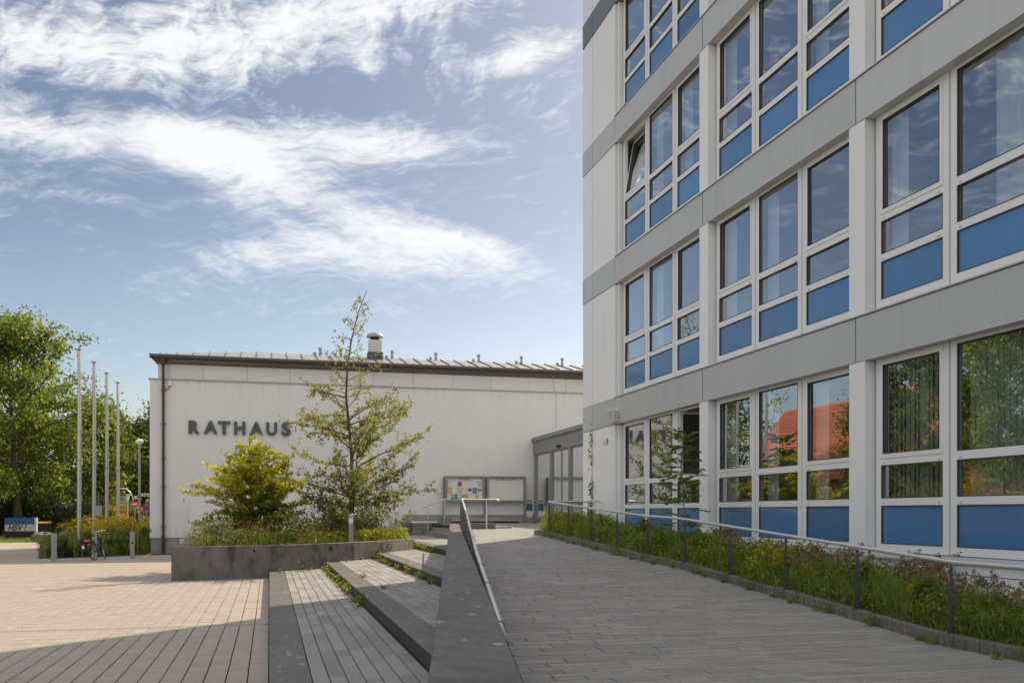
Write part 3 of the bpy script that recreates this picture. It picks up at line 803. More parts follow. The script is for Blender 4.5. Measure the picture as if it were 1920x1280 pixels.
# grey spandrel bands
BJ = [(24.284, YC), (22.562, 24.260), (17.542, 22.538), (12.382, 17.512), (7.222, 12.352), (2.082, 7.192), (YS, 2.052)]
for k in range(NST):
    z0 = 4.068+ST*k; z1 = 4.733+ST*k
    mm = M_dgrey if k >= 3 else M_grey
    for i, (a, c_) in enumerate(BJ):
        x1 = FX+.068 if i < 2 else 8.795
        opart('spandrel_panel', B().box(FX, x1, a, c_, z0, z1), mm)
        if i >= 2:
            s_ = B().add([(FX-.02,a,z1+.012),(8.84,a,z1+.012),(8.84,c_,z1+.012),(FX-.02,c_,z1+.012),(FX-.02,a,z1+.030),(8.84,a,z1+.095),(8.84,c_,z1+.095),(FX-.02,c_,z1+.030)], BOXF)
            opart('sill', s_, M_sill)
    opart('spandrel_panel', B().box(FX+.07, 21, YC-.02, YC+.022, z0, z1), mm)
    opart('shadow_joint', B().box(FX+.02, 8.79, YS, 22.5, z1+.001, z1+.0115), M_dark)
zt = 4.733+ST*(NST-1)
opart('parapet_panel', B().box(FX, 8.8, YS, YC, zt+.012, zt+.9), M_white)
opart('roof_slab', B().box(8.8, 21, YS, YC-.03, zt+.1, zt+.7), M_metalgrey)
# ground-floor base below the windows
opart('base_panel', B().box(FX+.04, 8.79, YS, 22.55, -.05, 1.13), M_white)
opart('base_sill', B().add([(FX+.0,YS,1.136),(8.80,YS,1.136),(8.80,22.5,1.136),(FX+.0,22.5,1.136),(FX+.0,YS,1.16),(8.80,YS,1.228),(8.80,22.5,1.228),(FX+.0,22.5,1.16)], BOXF), M_sill)
opart('base_joint', B().box(FX+.036, FX+.0395, YS, 22.5, 1.0, 1.008), M_dark)
# column covers
for k in range(NST):
    zb = (1.02 if k == 0 else 4.768+ST*(k-1)); zt = 4.062+ST*k
    for a, c_ in COLS:
        b = B().box(FX+.008, FX+.10, a, c_, zb, zt)
        o = opart('column_cover', b, M_white)
        opart('column_reveal', B().box(FX+.101, 8.80, a+.004, c_-.004, zb, zt), M_white)
# windows: three units to a bay; frame, two panes and a blue panel; side units with an opening sash
UW = 1.575; ZB = 1.231
def unit_meshes(sash):
    h = UW/2-.012; st = .122; f = B()
    z = [0, .11, .674, .7785, 1.268, 1.381, 2.795, 2.875]
    f.box(0, .075, -h, -h+st, 0, z[7]); f.box(0, .075, h-st, h, 0, z[7])
    f.box(0, .075, -h+st, h-st, 0, z[1]); f.box(0, .075, -h+st, h-st, z[2], z[3])
    f.box(0, .075, -h+st, h-st, z[4], z[5]); f.box(0, .075, -h+st, h-st, z[6], z[7])
    fr = f.mesh('window'); fr.materials.append(M_frame)
    pan = B().box(.022, .06, -h+st-.01, h-st+.01, z[1]-.01, z[2]+.01).mesh('blue_panel'); pan.materials.append(M_blue)
    def pane(a, c_, i=0.): 
        m = B().add([(.034, -h+st-.01+i, a), (.034, h-st+.01-i, a), (.034, h-st+.01-i, c_), (.034, -h+st-.01+i, c_)], [(0, 3, 2, 1)]).mesh('pane'); m.materials.append(M_glass); return m
    mid = pane(z[3]-.01, z[4]+.01); up = pane(z[5]-.01, z[6]+.01)
    sm = None; sg_ = None
    if sash:
        s = B(); q = .05; a, c_ = z[5], z[6]; y0, y1 = -h+st, h-st
        s.box(-.012, .06, y0-.012, y0+q, a-.012, c_+.012); s.box(-.012, .06, y1-q, y1+.012, a-.012, c_+.012)
        s.box(-.012, .06, y0+q, y1-q, a-.012, a+q); s.box(-.012, .06, y0+q, y1-q, c_-q, c_+.012)
        y0 += q; y1 -= q; a += q; c_ -= q; t_ = .012; s2 = B()
        s2.add([(-.0135,y0,a),(-.0135,y1,a),(-.0135,y1,c_),(-.0135,y0,c_),(-.0135,y0+t_,a+t_),(-.0135,y1-t_,a+t_),(-.0135,y1-t_,c_-t_),(-.0135,y0+t_,c_-t_),(.033,y0+t_,a+t_),(.033,y1-t_,a+t_),(.033,y1-t_,c_-t_),(.033,y0+t_,c_-t_)], [(0,1,5,4),(1,2,6,5),(2,3,7,6),(3,0,4,7),(4,5,9,8),(5,6,10,9),(6,7,11,10),(7,4,8,11)])
        sg_ = s2.mesh('gasket'); sg_.materials.append(M_gask)
        sm = s.mesh('sash'); sm.materials.append(M_frame)
    def ring(a, c_, t=.013):
        y0, y1 = -h+st, h-st; b = B(); x = -.0015
        b.add([(x,y0,a),(x,y1,a),(x,y1,c_),(x,y0,c_),(x,y0+t,a+t),(x,y1-t,a+t),(x,y1-t,c_-t),(x,y0+t,c_-t)] + [(.033,y0,a),(.033,y1,a),(.033,y1,c_),(.033,y0,c_),(.033,y0+t,a+t),(.033,y1-t,a+t),(.033,y1-t,c_-t),(.033,y0+t,c_-t)],
              [(0,1,5,4),(1,2,6,5),(2,3,7,6),(3,0,4,7),(4,5,13,12),(5,6,14,13),(6,7,15,14),(7,4,12,15)])
        me = b.mesh('gasket'); me.materials.append(M_gask); return me
    rings = [ring(z[1], z[2]), ring(z[3], z[4])]
    if not sash: rings.append(ring(z[5], z[6]))
    dm = B().box(-.006, .0, 0, .045, 0, .016).mesh('drain_cap'); dm.materials.append(M_sill)
    return dict(frame=fr, panel=pan, mid=mid, up=up, sash=sm, drain=dm, sgask=sg_, rings=rings, z=z, h=h, st=st)
U = {True: unit_meshes(True), False: unit_meshes(False)}
seal = B()
h_ = UW/2
def child(name, me, parent, loc=(0, 0, 0), rot=None):
    o = bpy.data.objects.new(name, me); COL.objects.link(o); o.parent = parent; o.location = loc
    if rot: o.rotation_euler = rot
    return o
# blinds: vertical slats in three densities
def blind_mesh(y0, y1, z0, z1, step, ang, x=.16, jit=0., seed=1):
    rg = random.Random(seed); b = B(); y = y0
    while y < y1:
        a = ang+rg.uniform(-jit, jit); dx = .055*math.sin(a); dy = .055*math.cos(a)
        b.add([(x-dx, y-dy, z0), (x+dx, y+dy, z0), (x+dx, y+dy, z1), (x-dx, y-dy, z1)], [(0, 1, 2, 3)]); y += step
    return b
def curtain_mesh(y0, y1, z0, z1, x=.22, seed=1):
    n = max(4, int((y1-y0)/.035)); vs_ = []; fs = []
    rg = random.Random(seed); ph = rg.random()*6
    for i in range(n+1):
        y = y0+(y1-y0)*i/n; xx = x+.03*math.sin(ph+i*1.1)
        vs_ += [(xx, y, z0), (xx, y, z1)]
    for i in range(n): fs.append((2*i, 2*i+2, 2*i+3, 2*i+1))
    return B().add(vs_, fs)
def bmesh_(b, m, name):
    me = b.mesh(name); me.materials.append(m); return me
BL = {
 'slats': bmesh_(blind_mesh(-.62, .64, .70, 2.80, .098, .10, jit=.03), M_blind, 'blind'),
 'slats_open': bmesh_(blind_mesh(-.62, .64, .70, 2.80, .098, .24, jit=.2, seed=3), M_blind, 'blind'),
 'slats_half': bmesh_(blind_mesh(.05, .64, .70, 2.80, .085, .5, jit=.2, seed=5), M_blind, 'blind'),
 'curt_l': bmesh_(curtain_mesh(.30, .66, .3, 2.82, seed=2), M_curt, 'curtain'),
 'curt_r': bmesh_(curtain_mesh(-.66, -.42, .3, 2.82, seed=4), M_curt, 'curtain'),
 'curt_full': bmesh_(curtain_mesh(-.66, .2, .3, 2.82, seed=6), M_curt, 'curtain'),
}
plan = {(0, 0): [None, None, 'open'], (0, 1): ['curt_l', 'curt_l', 'curt_l'], (0, 2): ['slats_open', 'slats', 'slats'],
        (1, 0): [None, 'curt_l', None], (1, 1): ['curt_l', 'curt_l', None], (1, 2): ['curt_l', 'curt_full', 'slats'],
        (2, 0): ['tilt', 'curt_l', 'curt_l'], (2, 1): ['curt_l', None, 'curt_l'], (2, 2): ['curt_l', 'curt_full', None],
        (3, 0): [None, 'curt_r', None], (3, 1): ['curt_l', None, None]}
RP_ = random.Random(3)
BAYS = [17.68+UW*1.5+.012, 12.54+UW*1.5+.012, 7.40+UW*1.5+.012, 2.26+UW*1.5+.012]
for k in range(NST):
    for bi, yc in enumerate(BAYS):
        if bi == 3 and k > 1: continue
        if k == 4 and bi > 1: continue
        for u in range(3):                       # 0 = farthest unit
            sash = u != 1; q = U[sash]; zc = ZB+ST*k
            wdw = child('window', q['frame'], office, Vector((8.77, yc+(1-u)*UW, zc))-OX)
            child('blue_panel', q['panel'], wdw)
            for zz in (.70, 1.29):
                for yy in (-q['h']+q['st']+.05, q['h']-q['st']-.09): child('drain_cap', q['drain'], wdw, (0, yy, zz))
            child('pane', q['mid'], wdw, rot=(0, RP_.uniform(-.004, .004), RP_.uniform(-.004, .004)))
            for rg_ in q['rings']: child('gasket', rg_, wdw)
            style = plan.get((k, bi), ['curt_l', None, 'slats'])[u]
            if style == 'open':
                # sash swung inwards on its far jamb
                pv = q['h']-q['st']
                for nm, me in (('sash', q['sash']), ('pane', q['up']), ('gasket', q['sgask'])):
                    o = child(nm, me, wdw); ang = R(80)
                    o.matrix_basis = Matrix.Translation((.06, pv, 0)) @ Matrix.Rotation(ang, 4, 'Z') @ Matrix.Translation((-.06, -pv, 0))
            elif style == 'tilt':
                for nm, me in (('sash', q['sash']), ('pane', q['up']), ('gasket', q['sgask'])):
                    o = child(nm, me, wdw); zp = q['z'][5]
                    o.matrix_basis = Matrix.Translation((.05, 0, zp)) @ Matrix.Rotation(R(9.5), 4, 'Y') @ Matrix.Translation((-.05, 0, -zp))
            else:
                if sash: child('sash', q['sash'], wdw); child('gasket', q['sgask'], wdw)
                child('pane', q['up'], wdw, rot=(0, RP_.uniform(-.004, .004), RP_.uniform(-.004, .004)))
                if style: child('blind' if style.startswith('slats') else 'curtain', BL[style], wdw)
        # dark seals behind the joints between units
        b = B(); zc = ZB+ST*k
        for s in (-1.5, -.5, .5, 1.5): b.box(8.79, 8.85, yc+s*UW-.02, yc+s*UW+.02, zc, zc+2.875)
        opart('seal', b, M_dark)
opart('wardrobe', B().box(10.2, 10.8, 17.9, 19.3, 1.21, 3.5), M_wood)
# vent box, tap and ivy fixings on the corner pier
vb = thing('wall_vent', 'white louvred vent box on the corner of the office block', 'vent', (FX-.1, 22.46, 4.12))
obj('vent_box', B().box(FX-.16, FX-.002, 22.22, 22.70, 4.12, 4.44), M_signw, vb)
for i in range(8):
    z = 4.15+i*.035
    obj('louvre', B().box(FX-.175, FX-.161, 22.235, 22.685, z, z+.017), M_sill, vb)
    if i < 7: obj('louvre', B().box(FX-.15, FX-.01, 22.205, 22.219, z, z+.017), M_sill, vb)
hk = thing('door_hook', 'small steel hook fixed to the white corner panel', 'hook', (FX, 23.12, 3.6))
obj('hook_plate', B().box(FX-.012, FX+.011, 23.06, 23.16, 3.60, 3.74), M_galv, hk)
obj('hook_arm', B().tube([(FX-.01, 23.1, 3.70), (FX-.09, 23.1, 3.68), (FX-.10, 23.1, 3.60), (FX-.05, 23.1, 3.57)], .012, 6), M_galv, hk)

# ================================================================== town hall with its lettering
YR = 44.0
hall = thing('town_hall', 'long white rendered town hall with RATHAUS lettering and low metal roof', 'building', (4, YR, 0))
def hpart(name, b, m, parent=None): return obj(name, b, m, parent or hall)
XL, XR = -5.12, 22.
hpart('wall', B().box(XL, XR, YR, 58, .68, 7.70), M_render)
hpart('plinth', B().box(XL+.03, 6.2, YR+.03, 57.97, -.05, .68), M_plinth)
hpart('plinth', B().box(6.2, XR, YR-.02, YR+.5, 1.2, 1.70), M_plinth)
hpart('plinth_drip', B().box(XL-.004, 6.2, YR-.006, YR+.02, .672, .684), M_metalgrey)
hpart('coping', B().box(XL-.06, XR, YR-.06, YR+.6, 7.70, 7.745), M_metalgrey)
CX0 = -4.78
hpart('clerestory_core', B().box(CX0+.04, XR, YR+.16, 57.5, 7.745, 8.40), M_dark)
x = CX0
while x < XR-.1:
    x1 = min(x+1.9, XR); hpart('clerestory_panel', B().box(x+.006, x1-.006, YR+.10, YR+.155, 7.76, 8.40), M_cler); x = x1
hpart('clerestory_panel', B().box(CX0-.012, CX0+.038, YR+.16, 57, 7.76, 8.40), M_cler)
# eave: sloping fascia, gutter
hpart('fascia', B().add([(CX0-.02,YR+.09,8.40),(XR,YR+.09,8.40),(XR,YR-.18,8.66),(CX0-.30,YR-.18,8.66),(CX0-.02,YR+.6,8.41),(XR,YR+.6,8.41),(XR,YR+.6,8.67),(CX0-.30,YR+.6,8.67)],
      [(0,1,2,3),(1,5,6,2),(4,0,3,7),(3,2,6,7),(4,5,1,0),(5,4,7,6)]), M_fascia)
gut = [(CX0-.32, YR-.22, 8.69), (XR, YR-.22, 8.69)]
smooth_angle(hpart('gutter', B().tube(gut, .085, 10), M_gutter), 50)
hpart('roof_edge', B().box(CX0-.36, XR, YR-.26, YR-.02, 8.775, 8.80), M_roof)
roof = hpart('roof', B().add([(CX0-.36,YR-.20,8.79),(XR,YR-.20,8.79),(XR,YR+2.45,9.47),(CX0+3.6,YR+2.45,9.47),(CX0-.36,YR+2.45,8.80),(XR,58,9.5),(CX0+3.6,58,9.5),(CX0-.36,58,8.80)],
      [(0,1,2,3),(0,3,4),(4,3,6,7),(3,2,5,6)]), M_roof)
x = CX0+.1
while x < XR:
    ya, za = YR-.20, 8.795
    yb = YR+2.45 if x > CX0+3.6 else YR-.20+2.65*(x-CX0+.36)/3.96
    zb = 8.795+(yb-YR+.2)/2.65*.68
    if yb-ya > .2: hpart('roof_seam', B().bar((x, ya, za+.02), (x, yb, zb+.02), .03, .05), M_gutter, roof)
    hpart('snow_hook', B().bar((x+.3, YR-.12, 8.83), (x+.3, YR-.02, 8.86), .03, .04), M_galv, roof)
    x += .685
# roof ventilator, its plinth and mushroom cap
vx, vy = 5.0, YR+1.9
vt = hpart('roof_ventilator', B().box(vx-.30, vx+.30, vy-.30, vy+.30, 9.60, 10.20), mat('vent_panel', (.60, .57, .52), .5, .2, var=.05), roof)
hpart('roof_ventilator_base', B().box(vx-.36, vx+.36, vy-.36, vy+.36, 9.15, 9.598), mat('slate_blue', (.06, .075, .10), .5, var=.08), roof)
smooth_angle(hpart('ventilator_cap', B().lathe([(.36, 10.34), (.42, 10.36), (.42, 10.39), (.37, 10.49), (.27, 10.56), (.1, 10.60), (.01, 10.605)], (vx, vy, 0), 20), M_galv, roof), 60)
smooth_angle(hpart('ventilator_neck', B().lathe([(.22, 10.20), (.22, 10.34)], (vx, vy, 0), 16), M_dark, roof), 40)
for i, px in enumerate((2.4, 3.4, 5.9, 8.1, 10.3, 12.55, 14.75)):
    y = YR+2.35
    smooth_angle(hpart('roof_vent', B().lathe([(.07, 9.42), (.07, 9.60), (.05, 9.61), (.05, 9.68), (.085, 9.69), (.085, 9.82), (.03, 9.85)], (px, y, 0), 10), M_galv, roof), 40)
    smooth_angle(hpart('roof_vent', B().lathe([(.06, 9.42), (.06, 9.52), (.085, 9.53), (.085, 9.57), (.02, 9.60)], (px-.27, y, 0), 10), M_galv, roof), 40)
# lightning conductor along the eave
hpart('conductor', B().tube([(-4.33, YR+.02, 7.78), (-4.33, YR-.0, 8.42), (-4.3, YR-.2, 8.52), (5.4, YR-.2, 8.52), (5.5, YR-.25, 8.55), (5.52, YR-.32, 8.78)], .012, 5), M_pole)
hpart('conductor', B().tube([(13.68, YR-.03, 5.5), (13.68, YR-.03, 7.68), (13.66, YR-.08, 7.78), (13.6, YR+.06, 7.85), (13.55, YR+.08, 8.4), (13.5, YR-.2, 8.72)], .013, 5), M_pole)
# downpipe
dp = hpart('downpipe', B().tube([(-4.545, YR-.20, 8.62), (-4.545, YR-.16, 8.3), (-4.545, YR-.12, 7.4), (-4.545, YR-.12, .0)], .06, 10), M_pipe); smooth_angle(dp, 50)
smooth_angle(hpart('hopper', B().lathe([(.06, 8.28), (.17, 8.56), (.17, 8.62)], (-4.545, YR-.2, 0), 12), M_pipe, dp), 30)
smooth_angle(hpart('pipe_foot', B().lathe([(.075, .0), (.075, .75), (.09, .76), (.09, .80), (.07, .81)], (-4.545, YR-.12, 0), 10), M_gutter, dp), 40)
for z in (1.2, 2.95, 4.2, 5.7, 7.2): hpart('pipe_bracket', B().box(-4.64, -4.45, YR-.19, YR-.002, z, z+.035), M_gutter, dp)
# junction box, wall notices, vents
jb = hpart('junction_box', B().cbox(-4.35, -4.17, YR-.09, YR-.002, 7.42, 7.62), M_paper)
hpart('cable', B().tube([(-4.30, YR-.04, 7.42), (-4.30, YR-.04, 7.3), (-4.40, YR-.03, 7.25), (-4.5, YR-.05, 7.33)], .012, 5), M_black, jb)
hpart('vent_grille', B().box(-3.87, -3.63, YR-.002, YR+.029, .39, .63), M_paper)
hpart('blue_plate', B().box(-3.52, -3.42, YR+.012, YR+.029, .52, .60), M_signb)
hpart('repaired_patch', B().box(-3.42, 3.2, YR-.004, YR+.01, .70, 2.93), mat('fresh_render', (.84, .835, .84), .9, var=.015, bump=.4, bscale=50))
nt = thing('taped_notice', 'small white paper notice with yellow tape on the render', 'notice', (-3.7, YR, 2.07))
obj('paper', B().box(-3.84, -3.62, YR-.010, YR-.003, 2.07, 2.23), M_signw, nt)
obj('tape', B().box(-3.72, -3.66, YR-.014, YR-.003, 2.235, 2.39), M_yellow, nt)
# raised letters
PXL = [(353.2, 373.7, 'R'), (380.7, 406.7, 'A'), (407, 430.5, 'T'), (437.5, 458.7, 'H'), (466.7, 492, 'A'), (498, 519, 'U'), (527, 545, 'S')]
LET = [(-3.49, -3.015, 'R'), (-2.85, -2.25, 'A'), (-2.245, -1.70, 'T'), (-1.54, -1.05, 'H'), (-.865, -.28, 'A'), (-.14, .345, 'U'), (.53, .95, 'S')]
for a, c_, ch in LET:
    ex = .012 if ch in 'US' else 0
    text_on_wall('letter', ch, a, c_, 5.315-(ex if ch in 'US' else 0), 5.915+(ex if ch == 'S' else 0), YR-.05, M_letter, hall, depth=.05, offset=.045)
    hpart('letter_stud', B().box((a+c_)/2-.02, (a+c_)/2+.02, YR-.052, YR, 5.58, 5.62) if ch not in 'UA' else B().box(a+.06, a+.10, YR-.052, YR, 5.40, 5.44), M_galv)

# ================================================================== glazed entrance between the buildings
ent = thing('entrance_porch', 'glazed entrance porch with grey fascia between the two buildings', 'porch', (12.5, 40, ramp_z(40)))
EX = 12.5
def epart(name, b, m, parent=None): return obj(name, b, m, parent or ent)
ZD = 1.33
epart('fascia', B().box(EX, 19, 25.06, YR-.03, 4.625, 5.25), M_efas)
epart('fascia_cap', B().box(EX-.08, 19, 25.06, YR-.025, 5.256, 5.44), M_efas)
epart('threshold', B().box(EX+.0, EX+.14, 30, YR-.15, 1.2, 1.40), M_efr)
posts = [(43.27, 43.83, .0), (40.98, 41.49, 0), (38.23, 38.53, 0), (35.6, 35.9, 0), (33, 33.3, 0), (30.3, 30.6, 0)]
for a, c_, _ in [(43.62, 43.83, 0), (40.98, 41.28, 0), (38.23, 38.5, 0), (35.5, 35.75, 0), (32.8, 33.05, 0), (30.1, 30.35, 0)]:
    epart('post', B().box(EX+.02, EX+.16, a, c_, 1.40, 4.62), M_efr)
for a, c_ in ((41.28, 43.62), (39.62, 40.98), (38.5, 39.62), (35.75, 38.23), (33.05, 35.5), (30.35, 32.8)):
    o = epart('pane', B().add([(EX+.09, a+.04, 1.46), (EX+.09, c_-.04, 1.46), (EX+.09, c_-.04, 4.56), (EX+.09, a+.04, 4.56)], [(0, 3, 2, 1)]), M_glass2)
    b = B(); b.box(EX+.06, EX+.12, a, a+.045, 1.40, 4.62); b.box(EX+.06, EX+.12, c_-.045, c_, 1.40, 4.62)
    b.box(EX+.06, EX+.12, a+.045, c_-.045, 1.40, 1.47); b.box(EX+.06, EX+.12, a+.045, c_-.045, 4.55, 4.62)
    epart('door_leaf' if a in (39.62, 38.5) else 'frame', b, M_efr)
epart('motion_sensor', B().cbox(EX-.10, EX-.002, 39.5, 39.85, 4.70, 4.80), M_dark)
epart('lobby_floor', B().box(EX+.16, 18.9, 25.1, YR-.03, 1.2, 1.395), M_roomf)
epart('lobby_wall', B().box(18.9, 19, 25.1, YR-.03, 1.2, 4.62), M_render)
epart('lobby_light', B().box(14.5, 18, 38.9, 39.0, 4.3, 4.38), M_signw)

# ================================================================== notice boards
nbT = thing('notice_board', 'double glazed notice board on grey posts in front of the town hall', 'notice board', (10.05, 43.75, 1.3))
NY = 43.72
for x in (8.03, 10.03, 12.03):
    obj('post', B().box(x-.05, x+.05, NY+.01, NY+.09, 1.30 if x > 8.1 else 1.30, 3.50), M_efr, nbT)
rng_n = random.Random(7)
PC = [(.70,.66,.58),(.74,.74,.72),(.62,.30,.12),(.30,.04,.28),(.66,.58,.12),(.12,.22,.42),(.25,.42,.30),(.72,.70,.62),(.20,.26,.36),(.60,.50,.40),(.70,.35,.12),(.45,.55,.60)]
def paper_mat(c):
    c = tuple(min(.85, v*1.18) for v in c); return mat('paper_%d_%d_%d' % tuple(int(q*100) for q in c), c, .8, var=.10, vscale=14)
for ci, (x0, x1) in enumerate(((8.06, 10.0), (10.07, 12.03))):
    z0, z1 = 2.30, 3.545; fw = .105
    b = B(); b.box(x0, x1, NY-.12, NY, z0, z0+fw-.01); b.box(x0, x1, NY-.12, NY, z1-fw, z1); b.box(x0, x0+fw, NY-.12, NY, z0+fw-.01, z1-fw); b.box(x1-fw, x1, NY-.12, NY, z0+fw-.01, z1-fw)
    fr = obj('case_frame', b, M_efr, nbT)
    obj('pin_board', B().box(x0+fw, x1-fw, NY-.03, NY-.005, z0+fw-.01, z1-fw), M_cork, fr)
    obj('header', B().box(x0+fw+.005, x1-fw-.005, NY-.045, NY-.031, 3.305, z1-fw-.005), M_signw, fr)
    if ci == 0: text_on_wall('lettering', 'Informationen', 8.74, 9.32, 3.345, 3.415, NY-.0455, M_pblack, fr, .002, .01)
    else: text_on_wall('lettering', 'Amtl. Bekanntmachung', 10.52, 11.58, 3.335, 3.415, NY-.0455, M_pblack, fr, .002, .01)
    obj('glass', B().add([(x0+fw, NY-.1, z0+fw-.01), (x1-fw, NY-.1, z0+fw-.01), (x1-fw, NY-.1, z1-fw), (x0+fw, NY-.1, z1-fw)], [(0, 1, 2, 3)]), M_glass3, fr)
    if ci == 0:
        rows = [(3.03, 3.29, 7), (2.71, 3.015, 7), (2.41, 2.695, 10)]
        ids = [0, 1, 10, 7, 1, 7, 9,  10, 7, 9, 0, 7, 8, 1,  1, 5, 5, 11, 6, 2, 7, 1, 4, 0]
        n = 0
        for za, zb, k in rows:
            wcell = (x1-x0-2*fw-.02)/k
            for j in range(k):
                px0 = x0+fw+.01+j*wcell; jt = rng_n.uniform(-.01, .01); d = .033+.002*rng_n.random()
                pp = obj('paper', B().box(px0+.008, px0+wcell-.008, NY-d, NY-.0305, za+jt+.004, zb+jt-.01), paper_mat(PC[ids[n]]), fr)
                if n == 2: obj('poster_disc', B().disc((px0+wcell/2, (za+zb)/2), .095, NY-d-.002, NY-d-.0005), paper_mat(PC[3]), fr)
                elif n in (7, 15, 16, 13, 11, 17, 22):
                    c2 = PC[{7: 4, 15: 4, 16: 5, 13: 8, 11: 3, 17: 4, 22: 10}[n]]
                    obj('poster_print', B().box(px0+.03, px0+wcell-.03, NY-d-.0015, NY-d-.0003, za+jt+.1, zb+jt-.06), paper_mat(c2), fr)
                n += 1
    else:
        for (a, c_, za, zb) in ((10.19, 10.42, 2.86, 3.28), (10.19, 10.52, 2.41, 2.66), (10.98, 11.2, 3.02, 3.28)):
            obj('paper', B().box(a, c_, NY-.034, NY-.0305, za, zb), paper_mat(PC[7] if a < 10.9 else PC[1]), fr)
        for k in range(12):
            px = rng_n.uniform(10.5, 11.9); pz = rng_n.uniform(2.5, 3.2)
            obj('magnet', B().disc((px, pz), .014, NY-.042, NY-.0305, 8), M_dark, fr)
ps = thing('wall_poster', 'teal and white poster sheets on the wall left of the entrance', 'poster', (12.3, YR, 1.58))
obj('sheet', B().box(12.16, 12.46, YR-.030, YR-.021, 1.86, 2.24), mat('teal_print', (.02, .16, .22), .5, var=.35, vscale=6), ps)
obj('sheet', B().box(12.18, 12.46, YR-.036, YR-.0305, 1.58, 1.90), M_signw, ps)
obj('sheet', B().box(12.18, 12.46, YR-.020, YR-.003, 2.31, 2.43), mat('brass_plate', (.45, .38, .26), .4, .4), ps)
# ================================================================== trees and plants
class Wood:
    def __init__(s): s.b = B()
    def limb(s, pts, r0, r1, n=6):
        m = len(pts); s.b.tube(pts, [r0+(r1-r0)*(i/(m-1))**.8 for i in range(m)], n, cap=False)
def bend_path(rng, p, d, L, n, up=0., wob=.12):
    pts = [Vector(p)]; d = Vector(d).normalized()
    for i in range(n):
        d = (d + Vector(rng.normal(0, wob, 3)) + Vector((0, 0, up))).normalized()
        pts.append(pts[-1]+d*(L/n))
    return pts
def at_path(pts, t):
    f = t*(len(pts)-1); i = min(int(f), len(pts)-2); u = f-i
    return pts[i].lerp(pts[i+1], u), (pts[i+1]-pts[i]).normalized()
def broad_tree(name, label, loc, h, crown_r, trunk_r, seed, leaf, lmat, n1=26, n2=7, per=34, spread=.55, first=.22, cat='tree', group=None, bark=None, crown_z=None, asp=1., thin=1.):
    """deciduous tree: trunk, limbs and a crown of loose leaf clumps"""
    rng = np.random.default_rng(seed); t = thing(name, label, cat, loc, group); wd = Wood()
    base = Vector(loc); tp = bend_path(rng, base-Vector((0, 0, .1)), (0, 0, 1), h*.82, 9, .25, .045); wd.limb(tp, trunk_r, trunk_r*.12, 9)
    pts = []
    for i in range(n1):
        f = first+(1-first)*((i+.5)/n1)**.9; p, d0 = at_path(tp, min(f, .99))
        az = i*2.399+rng.uniform(-.5, .5)
        # crown outline: widest about 40 % up
        u = (f-first)/(1-first); env = math.sin(math.pi*min(.98, .16+.80*u))**.7
        L = crown_r*(.55+.45*rng.random())*max(.25, env)*1.0
        el = .05+.75*u+rng.uniform(-.15, .2)
        d = Vector((math.cos(az)*math.cos(el), math.sin(az)*math.cos(el), math.sin(el)))
        lp = bend_path(rng, p, d, L, 6, .06, .13); wd.limb(lp, trunk_r*(.34-.2*u), .02, 5)
        for j in range(n2):
            s = .3+.7*(j+rng.random())/n2; q, qd = at_path(lp, min(s, .99))
            sd = (qd*.5+Vector(rng.normal(0, .7, 3))).normalized(); sl = L*.34*rng.uniform(.6, 1.2)
            sp = bend_path(rng, q, sd, sl, 4, .03, .2); wd.limb(sp, .03, .008, 4)
            for k in range(3):
                c, _ = at_path(sp, (k+1)/3.01)
                n = int(per*rng.uniform(.5, 1.4)); pts.append(rng.normal(0, 1, (n, 3))*np.array([spread, spread, spread*.6])*rng.uniform(.5, 1.1)+np.array(c))
    o = obj('trunk', wd.b, bark or M_bark, t); smooth_angle(o, 60)
    Pn = np.concatenate(pts)
    if thin < 1: Pn = Pn[rng.random(len(Pn)) < thin]
    leaf_obj('crown', rng, Pn, leaf, lmat, t, ratio=.65, droop=.15)
    return t
def shrub(name, label, loc, rx, ry, rz, n, leaf, lmat, seed, group=None, cat='shrub', lumps=14, stems=True):
    rng = np.random.default_rng(seed); t = thing(name, label, cat, loc, group)
    c = rng.normal(0, .42, (lumps, 3)); c[:, 2] = np.abs(c[:, 2])*1.15+.25
    r = rng.uniform(.28, .5, lumps)
    k = rng.integers(0, lumps, n); d = unit(rng.normal(size=(n, 3)))*(rng.random(n)**.33)[:, None]
    Pn = (c[k]+d*r[k][:, None]*np.array([1, 1, .8])); Pn[:, 2] = np.maximum(Pn[:, 2], .02)
    Pn = Pn*np.array([rx, ry, rz])*.8+np.array(loc)
    leaf_obj('foliage', rng, Pn, leaf, lmat, t, ratio=.6)
    if stems:
        wd = Wood()
        for i in range(6):
            e = Vector(loc)+Vector((c[i % lumps][0]*rx, c[i % lumps][1]*ry, c[i % lumps][2]*rz*.7))
            wd.limb([Vector(loc)+Vector((rng.uniform(-.1, .1), rng.uniform(-.1, .1), -.05)), (Vector(loc)+e)/2+Vector((0, 0, .1*rz)), e], .03, .01, 4)
        obj('stems', wd.b, M_bark, t)
    return t

